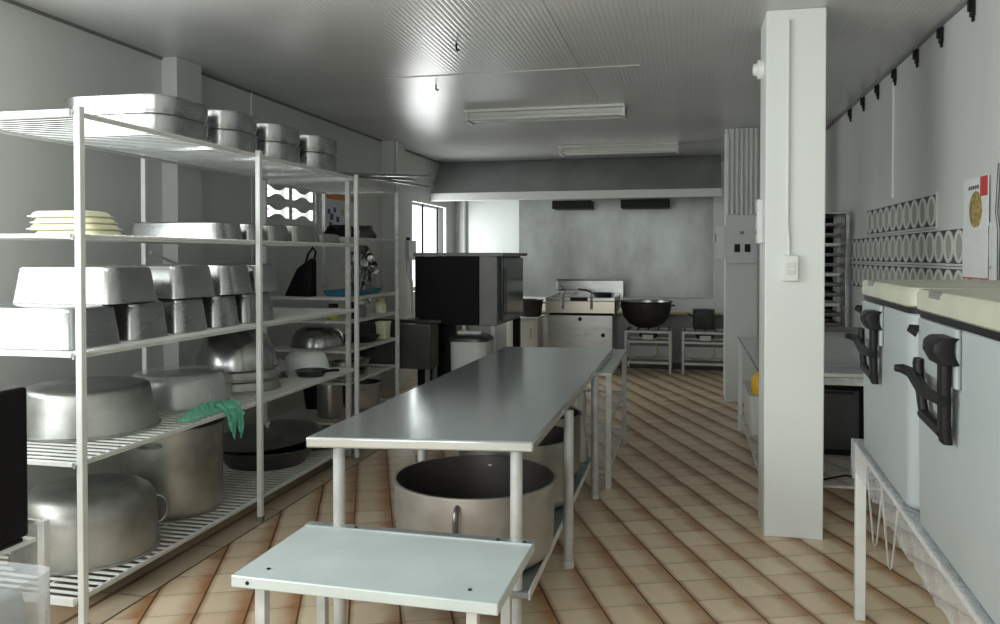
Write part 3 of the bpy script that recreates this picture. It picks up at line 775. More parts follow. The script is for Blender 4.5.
# steel rods on the top of the racks
for i, (p0, p1) in enumerate((((-2.50, 5.50, 2.098), (-2.38, 7.45, 2.27)), ((-2.60, 5.50, 2.098), (-2.50, 7.00, 2.205)), ((-2.43, 5.50, 2.098), (-2.40, 7.50, 2.165)), ((-2.55, 5.50, 2.098), (-2.45, 7.1, 2.20)))):
    o = MB().tube([p0, p1], 0.013, 8).build('steel_rod', STEELB)
    tag(o, 'thin steel rod jutting out from the top of the wire racks', 'rod', 'steel rods on top of the racks')

# ------------------------------------------------------------------ odds and ends on the second rack
def on2(i): return S2[i] + 0.001
bowl('mixing_bowl', 'shiny dark bowl upside down on the corner rack, above the white basin', (-2.86, 5.95, on2(2)), 0.21, 0.15, STEELB, base=0.45)
o = MB()
o.lathe([(0, 0), (0.13, 0), (0.17, 0.05), (0.174, 0.052), (0.165, 0.05), (0.127, 0.006), (0, 0.006)], 36)
o = o.build('round_pan', BURNT); o.location = (-2.67, 6.33, on2(2)); tag(o, 'black round pan beside the shiny upturned bowl, corner rack', 'pan')
pc = thing('food_container', 'pale yellow plastic container at the front corner of the corner rack', 'container', (-2.57, 6.62, on2(2)))
MB().loft([rr(0.09, 0.12, 0.02, 0), rr(0.10, 0.13, 0.02, 0.13)]).build('container_body', PALEY, pc)
MB().loft([rr(0.108, 0.138, 0.02, 0.1305), rr(0.108, 0.138, 0.02, 0.145)]).build('lid', PALEY, pc)
# lower shelf of the corner rack
rpot('saucepan', 'small steel saucepan on the corner rack behind the end post', 'saucepan', (-2.62, 5.90, on2(1)), 0.10, 0.10, 0.13, STEEL, False, (R(0),), hz=0.10, m_in=POTIN, rc=0.02)
for i, (x_, y_, a_) in enumerate(((-2.61, 6.12, 100), (-2.63, 6.26, 110), (-2.61, 6.34, 80))):
    frypan(('small dark pan, nearest of three on the low shelf of the corner rack', 'small dark pan, middle of three on the low shelf of the corner rack', 'small dark pan, farthest of three on the low shelf of the corner rack')[i], (x_ - 0.0, y_, on2(1) + 0.068 * i), 0.08, R(a_), (STEELD, ALUD, BURNT)[i], 0.10)
rpot('stock_pot', 'tall narrow steel pot on the lowest shelf of the corner rack', 'pot', (-2.72, 5.86, on2(0)), 0.10, 0.10, 0.28, STEEL, False, rc=0.02, m_in=POTIN)
rpot('cooking_pot', 'brown stained pot on the lowest shelf of the corner rack', 'pot', (-2.62, 6.26, on2(0)), 0.15, 0.16, 0.22, ALUS, False, (R(-80),), m_in=POTIN)
kb = thing('black_crate', 'black plastic crate at the back of the lowest shelf of the corner rack', 'crate', (-2.95, 6.28, on2(0)))
MB().loft([rr(0.22, 0.34, 0.03, 0), rr(0.25, 0.38, 0.03, 0.16), rr(0.27, 0.40, 0.03, 0.165), rr(0.27, 0.40, 0.03, 0.175), rr(0.235, 0.365, 0.03, 0.175), rr(0.21, 0.33, 0.03, 0.012)]).build('crate_body', BLACKM, kb)
# shelf 4 (z 1.20) : black bag, blue tray, cutlery basket
bg = MB()
pts = [(-0.16, 0), (0.13, 0), (0.13, 0.30), (0.05, 0.26), (-0.02, 0.22)]
bgo = thing('black_bag', 'black bag with a loop handle leaning on the corner rack', 'bag', (-2.94, 5.83, on2(4)), R(-18))
mm = MB(); ringA = []
for (s_, d_) in ((0.8, -0.05), (1.0, -0.03), (1.0, 0.03), (0.8, 0.05)):
    ringA.append([(x * s_, d_, z * s_ if z > 0 else 0) for x, z in pts])
mm.loft(ringA).build('bag_body', BLACKM, bgo, 0.01)
MB().tube([(0.04, 0, 0.25), (0.07, 0, 0.33), (0.12, 0, 0.38), (0.15, 0, 0.34), (0.125, 0, 0.27)], 0.009, 8).build('handle', BLACK, bgo)
o = pan_shell(0.26, 0.62, 0.045, 0.03, 0.01, True, 0.008).build('blue_tray', BLUE); o.location = (-2.63, 6.12, on2(4)); tag(o, 'blue plastic tray holding the utensils on the corner rack', 'tray')
UT = mat('utensil_steel', (0.40, 0.41, 0.40), 0.3, 0.9)
uc = thing('utensil_caddy', 'steel mesh caddy crammed with utensils in the blue tray', 'utensil caddy', (-2.62, 6.28, on2(4) + 0.0125))
m = MB()
for z in (0.0, 0.05, 0.10, 0.15): m.tube([(-0.08, -0.12, z + 0.004), (0.08, -0.12, z + 0.004), (0.08, 0.12, z + 0.004), (-0.08, 0.12, z + 0.004)], 0.004, 5, True)
for k in range(9):
    for sx in (-1, 1): m.tube([(sx * 0.08, -0.12 + k * 0.03, 0), (sx * 0.08, -0.12 + k * 0.03, 0.155)], 0.0025, 4)
m.box(-0.08, 0.08, -0.12, 0.12, 0, 0.004)
m.build('basket', UT, uc)
random.seed(11)
for k in range(80):
    x_, y_ = random.uniform(-.07, .07), random.uniform(-.11, .11); dx, dy = random.uniform(-.05, .05), random.uniform(-.07, .07); hh = random.uniform(.16, .36)
    x_ = max(-.06, min(.06, x_)); e_ = (x_ + dx, y_ + dy, hh)
    u = MB().tube([(x_, y_, 0.006), e_], 0.005, 6)
    rr_ = random.uniform(0.016, 0.038)
    u.lathe([(0, -0.004), (rr_ * .7, -0.003), (rr_, 0.004), (rr_ * .9, 0.006), (0, 0.0)], 12, M=Matrix.Translation(e_) @ Matrix.Rotation(R(random.uniform(50, 120)), 4, 'Y') @ Matrix.Rotation(R(random.uniform(0, 90)), 4, 'X'))
    u.build('utensil', (UT, STEELD, UT, BURNT)[k % 4], uc)
# shelf z 1.035: jars
def jar(label, loc, r, h, body, cap):
    t = thing('storage_jar', label, 'jar', loc)
    MB().lathe([(0, 0), (r, 0), (r, h * 0.75), (r * 0.75, h * 0.85), (r * 0.75, h), (0, h)], 24).build('jar_body', body, t)
    MB().lathe([(0, h + 0.001), (r * 0.82, h + 0.001), (r * 0.82, h + 0.03), (0, h + 0.03)], 24).build('cap', cap, t)
    return t
jar('olive yellow jar with a black cap, left of the post on the corner rack', (-2.66, 5.80, on2(3)), 0.045, 0.09, MUSTY, BLACK)
jar('yellow jar near the far post of the corner rack', (-2.58, 6.58, on2(3)), 0.05, 0.09, PALEY, MUSTY)
jar('black jar behind the pale post of the corner rack', (-2.56, 5.90, on2(3)), 0.04, 0.10, BLACK, BLACK)
jar('short grey jar in the middle of the corner rack', (-2.58, 6.12, on2(3)), 0.055, 0.10, GREYP, GREYBOX)
frypan('flat dark pan lying inside the corner rack, left of the olive jar', (-2.90, 5.92, on2(3)), 0.12, R(200), BURNT, 0.1)
# black cloths on the shelf z 1.64
random.seed(5)
def lump(name, label, cat, loc, sx, sy, sz, mt, seed=0, n=20, m_=10):
    random.seed(seed); mb = MB(); rings = []
    ph = [random.uniform(0, 6) for _ in range(6)]
    for i in range(m_ + 1):
        a = PI / 2 * i / m_; rad = math.cos(a) ** 0.6 if i < m_ else 0.04; z = math.sin(a)
        rings.append([(sx * rad * math.cos(2 * PI * j / n) * (1 + .16 * math.sin(3 * 2 * PI * j / n + ph[0] + i) + .08 * math.sin(7 * 2 * PI * j / n + ph[1])),
                       sy * rad * math.sin(2 * PI * j / n) * (1 + .16 * math.sin(4 * 2 * PI * j / n + ph[2]) + .08 * math.sin(5 * 2 * PI * j / n + i)),
                       sz * z * (1 + .25 * math.sin(2 * 2 * PI * j / n + ph[3]) * math.cos(a)) if i else 0) for j in range(n)])
    o = mb.loft(rings).build(name, mt); o.location = loc; return tag(o, label, cat)
lump('folded_cloth', 'black bundled cloth on an upper shelf of the corner rack, nearer the camera', 'cloth', (-2.68, 5.98, on2(5)), 0.10, 0.20, 0.10, BLACKM, 1)
lump('folded_cloth', 'dark grey bundled cloth on an upper shelf of the corner rack, farther back', 'cloth', (-2.65, 6.40, on2(5)), 0.08, 0.10, 0.11, STEELD, 2)

# ------------------------------------------------------------------ steel work table
tb = thing('work_table', 'long galvanised steel work table in the middle of the kitchen', 'work table', (0, 0, 0))
TZ = 0.80
top = [(-1.435, 2.87), (-0.562, 2.99), (-0.54, 6.12), (-1.37, 6.12)]
MB().prism(top, TZ - 0.042, TZ).build('tabletop', GALV, tb, 0.008, seg=3)
for (x_, y_) in ((-1.335, 2.96), (-0.635, 3.03), (-1.29, 3.86), (-0.552, 3.86), (-1.29, 5.0), (-0.552, 5.0)):
    MB().tube([(x_, y_, 0.03), (x_, y_, TZ - 0.0425)], 0.024, 16).build('leg', TUBE, tb)
    MB().lathe([(0, 0), (0.028, 0), (0.028, 0.03), (0, 0.03)], 16, c=(x_, y_, 0)).build('foot', WHITEW, tb)
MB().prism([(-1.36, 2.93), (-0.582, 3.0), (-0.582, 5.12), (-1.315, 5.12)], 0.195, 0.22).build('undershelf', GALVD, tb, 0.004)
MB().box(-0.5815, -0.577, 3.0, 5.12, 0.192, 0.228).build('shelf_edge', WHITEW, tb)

rpot('cooking_pot', 'huge battered aluminium pot under the steel table, black inside', 'pot', (-0.885, 3.36, 0.221), 0.335, 0.345, 0.335, ALUS, False, (R(-87), R(93)), m_h=STEELD, m_in=POTIN, hr=0.012, hz=0.235, rc=0.07, vertical=True)
rpot('cooking_pot', 'second big aluminium pot under the steel table, behind the huge one', 'pot', (-0.87, 4.13, 0.221), 0.29, 0.30, 0.35, ALUD, False, (), m_in=POTIN, rc=0.06)
rpot('cooking_pot', 'third pot under the steel table, farthest back and partly under the white bag', 'pot', (-0.83, 4.69, 0.221), 0.225, 0.23, 0.36, ALUD, False, (), m_in=POTIN, rc=0.05)
lump('plastic_bag_bundle', 'whitish knotted plastic bag on the undershelf beside the far pots', 'plastic bag', (-0.665, 5.03, 0.221), 0.058, 0.075, 0.47, WBAG, 4, 28, 12)

# low stool table in front
sl = thing('low_table', 'low pale sheet metal table in the foreground, in front of the work table', 'table', (-0.895, 2.395, 0), R(-1.0))
SZ = 0.55
MB().box(-0.42, 0.40, -0.25, 0.25, SZ - 0.035, SZ).build('tabletop', GALVB, sl, 0.004)
MB().box(-0.42, 0.40, 0.215, 0.25, SZ + 0.0005, SZ + 0.003).build('edge_strip', GALV, sl, label='darker strip along the back edge')
for sx, xx in ((-1, -0.345), (1, 0.315)):
    for sy in (-1, 1):
        MB().box(xx - 0.016, xx + 0.016, sy * 0.20 - 0.016, sy * 0.20 + 0.016, 0, SZ - 0.036).build('leg', TUBE, sl, 0.002)
for (x_, y_) in ((-0.335, -0.18), (0.30, -0.18), (-0.23, 0.225), (0.28, 0.225), (0.37, 0.225)):
    MB().lathe([(0, 0), (0.006, 0), (0.006, 0.003), (0, 0.004)], 10, c=(x_, y_, SZ + 0.003 * (y_ > 0))).build('bolt', BLACK, sl)
for xx in (-0.365, -0.3):
    M0 = Matrix.Translation((xx, -0.25, SZ - 0.018)) @ Matrix.Rotation(R(90), 4, 'X')
    if xx == -0.365: MB().lathe([(0, 0), (0.006, 0), (0.006, 0.002), (0, 0.003)], 10, M=M0).build('bolt', BLACK, sl)
MB().box(-0.345, 0.315, -0.19, -0.17, 0.10, 0.12).box(-0.345, 0.315, 0.17, 0.19, 0.10, 0.12).build('stretcher', WHITEW, sl)

# white wire cart at the far end of the table
ct = thing('wire_cart', 'white metal cart with wire shelves at the far end of the work table', 'cart', (0, 0, 0))
cx0, cx1, cy0, cy1 = -1.25, -0.485, 5.19, 6.50
for (x_, y_) in ((cx0, cy0), (cx1, cy0), (cx0, cy1), (cx1, cy1)):
    MB().box(x_ - 0.018, x_ + 0.018, y_ - 0.018, y_ + 0.018, 0, 0.7315).build('leg', WHITEW, ct, 0.003)
m = MB().box(cx0 - 0.02, cx1 + 0.02, cy0 - 0.02, cy1 + 0.02, 0.732, 0.755)
m.build('top_frame', WHITEW, ct, 0.003)
wire_shelf('wire_shelf', ct, cx0, cx1, cy0, cy1, 0.42, 0.05, 0.003, WHITEW)
wire_shelf('wire_shelf', ct, cx0, cx1, cy0, cy1, 0.12, 0.04, 0.004, WHITEW)

# ------------------------------------------------------------------ coolers on the bench
ang = R(-2.4)
bn = thing('bench', 'white legged bench under clear plastic sheeting, carrying the two cool boxes', 'bench', (0.64, 2.60, 0), ang)
BZ = 0.735
MB().box(0, 0.66, -1.3, 1.0, BZ - 0.03, BZ).build('bench_top', WHITEW, bn, 0.003)
for (x_, y_) in ((0.02, 0.975), (0.64, 0.975), (0.02, -1.2), (0.64, -1.2)):
    MB().box(x_ - 0.02, x_ + 0.02, y_ - 0.02, y_ + 0.02, 0, BZ - 0.031).build('leg', WHITE, bn, 0.003)
# clear sheeting apron along the edge
m = MB(); nu, nv = 70, 8; gv = []
for i in range(nu + 1):
    y = -1.28 + 2.31 * i / nu
    for j in range(nv + 1):
        v_ = j / nv; dep = 0.115 + 0.008 * math.sin(i * 0.7) + 0.005 * math.sin(i * 1.9)
        gv.append((-0.006 - 0.004 * math.sin(i * 0.9 + v_ * 3) * v_ - 0.002 * v_, y, BZ + 0.004 - dep * v_))
m.add(gv, [(i * (nv + 1) + j, i * (nv + 1) + j + 1, (i + 1) * (nv + 1) + j + 1, (i + 1) * (nv + 1) + j) for i in range(nu) for j in range(nv)])
gv = []
for i in range(15):
    x = -0.012 + 0.10 * i / 14
    for j in range(nv + 1):
        v_ = j / nv
        gv.append((x, 1.008 + 0.008 * math.sin(i * 1.3) * v_ + 0.004, BZ + 0.004 - (0.15 + 0.02 * math.sin(i)) * v_))
m.add(gv, [(i * (nv + 1) + j, i * (nv + 1) + j + 1, (i + 1) * (nv + 1) + j + 1, (i + 1) * (nv + 1) + j) for i in range(14) for j in range(nv)])
m.box(-0.008, 0.03, -1.28, 1.01, BZ + 0.001, BZ + 0.003)
m.build('plastic_sheeting', FILM, bn, label='clear plastic sheeting taped over the bench edge')

def latch(parent, yr, yl, zt, zb):
    """black rubber latch on the -X face: a right strap under a hook block, a left strap, cross bars and a knob"""
    ym = (yr + yl) / 2
    P = MB(); P.loft([rr(0.012, yl - yr + 0.09, 0.005, z_, 3, cx=-0.006, cy=ym) for z_ in (zt - 0.12, zt + 0.02)])
    P.build('latch_plate', COOL, parent, 0.003)
    L = MB()
    def strap(mb, y_, w_, pts):
        mb.loft([rr(t_, w_, 0.010, z_, 3, cx=xx, cy=y_ + sh) for (z_, xx, sh, t_) in pts])
    strap(L, yr, 0.056, ((zb, -0.018, 0.012, 0.022), (zb + 0.03, -0.022, 0.010, 0.022), (zt - 0.11, -0.026, 0.0, 0.022), (zt - 0.055, -0.026, 0.0, 0.022)))
    strap(L, yl, 0.050, ((zb + 0.015, -0.016, -0.050, 0.020), (zb + 0.06, -0.020, -0.035, 0.020), (zt - 0.10, -0.024, 0.0, 0.020), (zt - 0.085, -0.022, 0.0, 0.018)))
    L.tube([(-0.020, yr + 0.02, zb + 0.020), (-0.020, yl - 0.05, zb + 0.030)], 0.015, 8)
    o = L.build('latch', BLACK, parent)
    K = MB(); K.loft([rr(0.046, 0.12, 0.014, z_, 4, cx=-0.026 - q_, cy=yr + 0.01) for z_, q_ in ((zt - 0.065, -0.004), (zt - 0.035, 0.012), (zt - 0.012, 0.010), (zt, -0.004))])
    K.build('latch_hook', BLACK, o, 0.004)
    MB().tube([(-0.036, yr - 0.03, zt - 0.150), (-0.040, ym, zt - 0.150), (-0.034, yl + 0.02, zt - 0.128), (-0.050, yl + 0.06, zt - 0.122), (-0.066, yl + 0.07, zt - 0.122)], [0.012, 0.017, 0.015, 0.013, 0.010], 10).build('latch_knob', BLACK, o)
    MB().tube([(-0.005, yl + 0.085, zt - 0.02), (-0.03, yl + 0.09, zt - 0.01)], [0.018, 0.010], 8).build('latch_pin', BLACK, o)
def cooler(label, y0_, y1_, x_=0.0):
    cyc = (y0_ + y1_) / 2; d = y1_ - y0_; W = 0.58
    t = thing('cool_box', label, 'cool box', (0, 0, 0), 0, 'cool boxes on the bench')
    BH = 0.605
    rings = [rr(W - 0.03, d - 0.05, 0.05, 0.0, 6, W / 2, 0), rr(W - 0.012, d - 0.03, 0.055, 0.012, 6, W / 2, 0), rr(W, d, 0.06, BH - 0.10, 6, W / 2, 0), rr(W, d, 0.06, BH - 0.016, 6, W / 2, 0)]
    MB().loft(rings).build('body', COOL, t, 0.006)
    rl = [rr(W - 0.01, d - 0.01, 0.06, BH + 0.001, 6, W / 2, 0), rr(W + 0.008, d + 0.02, 0.07, BH + 0.008, 6, W / 2, 0), rr(W + 0.008, d + 0.02, 0.07, BH + 0.050, 6, W / 2, 0), rr(W - 0.006, d + 0.006, 0.065, BH + 0.062, 6, W / 2, 0), rr(W - 0.10, d - 0.10, 0.05, BH + 0.064, 6, W / 2, 0), rr(W - 0.13, d - 0.13, 0.05, BH + 0.056, 6, W / 2, 0)]
    l = MB().loft(rl).build('lid', CREAM, t, label='cream lid')
    MB().box(-0.005, 0.035, d / 2 - 0.30, d / 2 - 0.19, BH + 0.044, BH + 0.0625).build('lid_notch', GREYP, l)
    g_ = MB().loft([rr(W - 0.006, d - 0.006, 0.06, BH - 0.0155, 6, W / 2, 0), rr(W - 0.006, d - 0.006, 0.06, BH + 0.0005, 6, W / 2, 0)])  # strip made taller to stand in for the shadow under the lid overhang
    g_.build('seal_and_shadow', BLACK, t, label='dark rubber strip under the lid, widened for the lid shadow')
    latch(t, d / 2 - 0.44, d / 2 - 0.16, BH - 0.035, BH - 0.29)
    M = Matrix.Translation((0.64, 2.60, BZ + 0.0045)) @ Matrix.Rotation(ang, 4, 'Z') @ Matrix.Translation((0.001, cyc, 0))
    t.matrix_world = M
    return t
cooler('farther pale grey cool box with a cream lid and black latch', -0.01, 0.88)
cooler('nearer pale grey cool box with a cream lid, cut by the right picture edge', -0.95, -0.06)

# hairpin stand behind the bench
hp = thing('hairpin_stand', 'small stand on thin white hairpin legs behind the bench', 'stand', (1.02, 4.22, 0))
MB().box(-0.14, 0.24, -0.10, 0.30, 0.50, 0.52).build('stand_top', WHITEW, hp, 0.003)
for (x_, y_) in ((-0.07, -0.06), (0.20, -0.06), (-0.07, 0.26), (0.20, 0.26)):
    MB().tube([(x_ - 0.05, y_, 0.499), (x_ - 0.008, y_, 0.02), (x_, y_, 0.006), (x_ + 0.008, y_, 0.02), (x_ + 0.05, y_, 0.499)], 0.005, 6).build('leg', WHITEW, hp)

# ------------------------------------------------------------------ right side table with wire shelf, behind column
rt = thing('side_table', 'steel topped side table with a wire lower shelf, right of the column', 'side table', (0, 0, 0))
tx0, tx1, ty0, ty1 = 0.43, 1.30, 5.08, 7.24
MB().box(tx0, tx1, ty0, ty1, 0.785, 0.81).build('tabletop', GALV, rt, 0.003)
for (x_, y_) in ((tx0 + 0.02, ty0 + 0.02), (tx1 - 0.02, ty0 + 0.02), (tx0 + 0.02, ty1 - 0.02), (tx1 - 0.02, ty1 - 0.02)):
    MB().box(x_ - 0.018, x_ + 0.018, y_ - 0.018, y_ + 0.018, 0, 0.784).build('leg', WHITE, rt, 0.003)
wire_shelf('wire_shelf', rt, tx0 + 0.02, tx1 - 0.02, ty0 + 0.02, ty1 - 0.02, 0.14, 0.04, 0.004, WHITEW)
MB().box(tx0, tx1, ty0 - 0.004, ty0 + 0.012, 0.74, 0.784).build('apron', WHITEW, rt)
bo = thing('black_oven', 'black oven standing on the lower shelf of the side table', 'oven', (1.02, 6.02, 0.146))
MB().box(-0.26, 0.26, -0.25, 0.30, 0.02, 0.50).build('case', BLACKM, bo, 0.008)
MB().box(-0.24, 0.10, -0.262, -0.251, 0.06, 0.46).build('door', GLASSD, bo, 0.004)
MB().tube([(-0.2, -0.275, 0.44), (0.06, -0.275, 0.44)], 0.008, 8).build('handle', STEELD, bo)
for zz in (0.12, 0.24, 0.36): MB().lathe([(0, 0), (0.02, 0), (0.016, 0.02), (0, 0.02)], 16, M=Matrix.Translation((0.18, -0.251, zz)) @ Matrix.Rotation(R(90), 4, 'X')).build('knob', BLACK, bo)
for x_ in (-0.22, 0.22): MB().box(x_ - 0.02, x_ + 0.02, -0.22, 0.26, 0, 0.02).build('foot', BLACK, bo)
cb = MB().tube([(0.80, 5.15, 0.158), (0.95, 5.30, 0.153), (1.10, 5.22, 0.153), (1.2, 5.42, 0.153)], 0.006, 6).build('power_cord', BLACK)
tag(cb, 'black cord lying across the wire shelf below the side table', 'cord')
# container on table
gc = thing('cloudy_container', 'large cloudy plastic container on the side table', 'container', (0.96, 5.55, 0.811))
MB().loft([rr(0.30, 0.36, 0.05, 0.0), rr(0.33, 0.39, 0.05, 0.20)], True, False).build('container_body', GLASSY, gc)
MB().loft([rr(0.35, 0.41, 0.06, 0.2005), rr(0.35, 0.41, 0.06, 0.218)]).build('lid', GREYP, gc)
# yellow bottle and white box on wire shelf
yb = thing('yellow_bottle', 'bright yellow bottle standing on the white box beside the column', 'bottle', (0.535, 6.50, 0.4465))
MB().lathe([(0, 0), (0.045, 0), (0.048, 0.01), (0.048, 0.10), (0.03, 0.135), (0.022, 0.15), (0, 0.15)], 24).build('bottle_body', YELLOW, yb)
MB().lathe([(0, 0.1505), (0.018, 0.1505), (0.018, 0.175), (0.006, 0.18), (0, 0.19)], 16).build('cap', YELLOW, yb)
wbx = thing('white_crate', 'white lidded box on the wire shelf under the side table, left end', 'box', (0.62, 6.76, 0.1465))
MB().loft([rr(0.28, 0.78, 0.03, 0), rr(0.31, 0.82, 0.03, 0.28)]).build('box_body', BOXW, wbx)
MB().loft([rr(0.33, 0.84, 0.035, 0.281), rr(0.33, 0.84, 0.035, 0.299)]).build('lid', BOXW, wbx, 0.003)

# tray trolley
tr = thing('tray_trolley', 'tall metal tray trolley against the right wall behind the column', 'trolley', (0, 0, 0))
rx0, rx1, ry0, ry1 = 0.83, 1.335, 7.42, 8.02
for (x_, y_) in ((rx0, ry0), (rx1, ry0), (rx0, ry1), (rx1, ry1)):
    MB().box(x_ - 0.015, x_ + 0.015, y_ - 0.015, y_ + 0.015, 0.10, 1.86).build('post', STEEL, tr, 0.003)
    MB().lathe([(0, -0.015), (0.045, -0.015), (0.05, 0), (0.045, 0.015), (0, 0.015)], 18, M=Matrix.Translation((x_, y_, 0.05)) @ Matrix.Rotation(R(90), 4, 'Y')).build('wheel', BLACK, tr)
MB().box(rx0 - 0.015, rx1 + 0.015, ry0 - 0.015, ry1 + 0.015, 1.861, 1.878).build('top_plate', STEEL, tr, 0.003)
m = MB()
TZs = [0.28 + 0.0865 * k for k in range(18)]
for z in TZs:
    m.box(rx0 + 0.0151, rx0 + 0.035, ry0, ry1, z, z + 0.003).box(rx1 - 0.035, rx1 - 0.0151, ry0, ry1, z, z + 0.003)
m.build('runners', STEEL, tr)
for k, z in enumerate(TZs):
    o = pan_shell(0.44, 0.54, 0.028, 0.02, 0.006, True, 0.006).build('oven_tray', STEEL if k % 3 else WHITEW)
    o.location = ((rx0 + rx1) / 2, (ry0 + ry1) / 2, z + 0.0035)
    tag(o, 'shallow metal tray slid into the tall trolley behind the column', 'tray', 'trays in the tray trolley')
MB().box(rx0, rx1, ry1 + 0.016, ry1 + 0.022, 0.15, 1.86).build('back_panel', BLACKM, tr, label='dark back panel')

# ------------------------------------------------------------------ oven at the back left
ov = thing('commercial_oven', 'large black sided commercial oven on legs near the far window', 'oven', (0, 0, 0))
OX0, OX1, OY0, OY1, OZ0, OZ1 = -2.48, -1.69, 7.2, 8.32, 0.86, 1.50
MB().box(OX0, OX1 - 0.17, OY0, OY1, OZ0, OZ1).build('dark_cabinet', BLACKM, ov, 0.006)
MB().box(OX1 - 0.17, OX1, OY0 + 0.002, OY1 - 0.06, OZ0, OZ1).build('grey_front', GREYP, ov, 0.006, label='grey front section')
MB().box(OX1 + 0.001, OX1 + 0.035, OY0 + 0.10, OY1 - 0.08, OZ0 + 0.04, OZ1 - 0.015).build('door', GLASSD, ov, 0.005, label='dark glass oven door')
MB().tube([(OX1 + 0.05, OY0 + 0.16, OZ0 + 0.12), (OX1 + 0.05, OY0 + 0.16, OZ1 - 0.12)], 0.010, 8).build('handle', STEELD, ov)
MB().box(OX0 - 0.01, OX1 + 0.06, OY0 - 0.02, OY1 + 0.02, OZ1 + 0.0005, OZ1 + 0.03).build('top_plate', GREYP, ov, 0.003)
for (x_, y_) in ((OX0 + 0.05, OY0 + 0.06), (OX1 - 0.05, OY0 + 0.06), (OX0 + 0.05, OY1 - 0.06), (OX1 - 0.03, OY1 - 0.10)):
    hw = 0.02 if (x_ > OX1 - 0.1 and y_ < OY0 + 0.1) else 0.035
    MB().box(x_ - hw, x_ + hw, y_ - hw, y_ + hw, 0, OZ0 - 0.001).build('leg', GREYBOX if (x_ > OX1 - 0.1 and y_ < OY0 + 0.1) else BLACKM, ov, 0.004)
MB().box(OX0 + 0.0, OX0 + 0.34, OY0 + 0.10, OY0 + 0.14, 0.2, OZ0 - 0.001).build('under_oven_shade', BLACKM, ov)  # black sheet standing in for the darkness under the oven
# bin under the oven front
bi = thing('waste_bin', 'grey bin with a dark rimmed lid in front of the black oven', 'bin', (-1.85, 6.88, 0))
MB().loft([rr(0.30, 0.30, 0.08, 0.0), rr(0.33, 0.34, 0.10, 0.76)]).build('bin_body', GREYBOX, bi)
MB().loft([rr(0.36, 0.37, 0.10, 0.761), rr(0.36, 0.37, 0.10, 0.785), rr(0.30, 0.31, 0.09, 0.81)]).build('lid', STEELD, bi)
pp = MB().box(-0.11, 0.11, -0.04, 0.06, 0, 0.03).build('folded_towel', BOXW, bevel=0.01); pp.location = (-1.86, 6.88, 0.811); tag(pp, 'folded white towel on the lid of the grey bin', 'towel')

# sink
sk = thing('sink_unit', 'dark steel sink unit beyond the corner rack', 'sink', (0, 0, 0))
sx0, sx1, sy0, sy1 = -3.0, -2.20, 6.79, 7.05
m = MB().box(sx0, sx1, sy0, sy0 + 0.03, 0.50, 0.90).box(sx0, sx1, sy1 - 0.03, sy1, 0.50, 0.92).box(sx0, sx0 + 0.03, sy0 + 0.03, sy1 - 0.03, 0.50, 0.90).box(sx1 - 0.03, sx1, sy0 + 0.03, sy1 - 0.03, 0.50, 0.90).box(sx0 + 0.03, sx1 - 0.03, sy0 + 0.03, sy1 - 0.03, 0.50, 0.53)
m.build('basin', STEELD, sk, 0.006)
for (x_, y_) in ((sx0 + 0.03, sy0 + 0.03), (sx1 - 0.03, sy0 + 0.03), (sx0 + 0.03, sy1 - 0.03), (sx1 - 0.03, sy1 - 0.03)):
    MB().box(x_ - 0.02, x_ + 0.02, y_ - 0.02, y_ + 0.02, 0, 0.499).build('leg', GREYP, sk, 0.003)
MB().tube([(-2.9, sy1 - 0.05, 0.925), (-2.9, sy1 - 0.05, 1.10), (-2.84, sy1 - 0.14, 1.14), (-2.78, sy1 - 0.22, 1.08)], 0.013, 10).build('faucet', STEEL, sk)
pl = MB().lathe([(0, 0), (0.03, 0), (0.056, 0.012), (0.056, 0.016), (0.03, 0.005), (0, 0.006)], 36).build('steel_plate', STEEL); pl.location = (-2.47, 7.117, 0.9125)
tag(pl, 'shiny steel plate lying on the dark ledge behind the sink unit', 'plate')
dr = thing('drain_counter', 'narrow dark steel counter between the sink unit and the black oven', 'counter', (0, 0, 0))
MB().box(-3.0, -2.18, 7.055, 7.178, 0.89, 0.912).build('ledge', STEELD, dr)
for x_ in (-2.95, -2.33): MB().box(x_ - 0.018, x_ + 0.018, 7.12, 7.156, 0, 0.889).build('leg', GREYP, dr)

# cooker / griddle with splashback
gr = thing('stainless_range', 'stainless steel range with splashback against the far wall', 'range', (0, 0, 0))
GX0, GX1, GY0, GY1 = -1.76, -0.88, 10.2, 10.95
MB().box(GX0 + 0.03, GX1 - 0.03, GY0 + 0.03, GY1, 0.10, 0.75).build('cabinet', STEEL, gr, 0.006)
MB().box(GX0, GX1, GY0, GY1, 0.775, 0.93).build('control_panel', mat('warm_steel', (0.52, 0.48, 0.40), 0.3, 0.85), gr, 0.006)
MB().box(GX0 + 0.05, GX1 - 0.05, GY0 + 0.02, GY1, 0.751, 0.774).build('shadow_gap', BLACKM, gr)
m = MB().box(GX0, GX1, GY0, GY0 + 0.06, 0.931, 0.975).box(GX0, GX0 + 0.04, GY0 + 0.06, GY1, 0.931, 0.975).box(GX1 - 0.04, GX1, GY0 + 0.06, GY1, 0.931, 0.975).box(GX0, GX1, GY1 - 0.06, GY1, 0.931, 1.0)
m.build('hob_frame', STEEL, gr, 0.004)
MB().box(GX0 + 0.04, GX1 - 0.04, GY0 + 0.06, GY1 - 0.06, 0.931, 0.945).build('griddle_plate', STEELD, gr)
MB().box(GX0 + 0.03, GX1 + 0.05, GY1 + 0.001, GY1 + 0.03, 0.80, 1.165).build('splashback', STEEL, gr, 0.003)
MB().box(GX0 + 0.03, GX1 + 0.05, GY1 - 0.04, GY1 + 0.03, 1.1655, 1.185).build('splashback_rim', STEELD, gr)
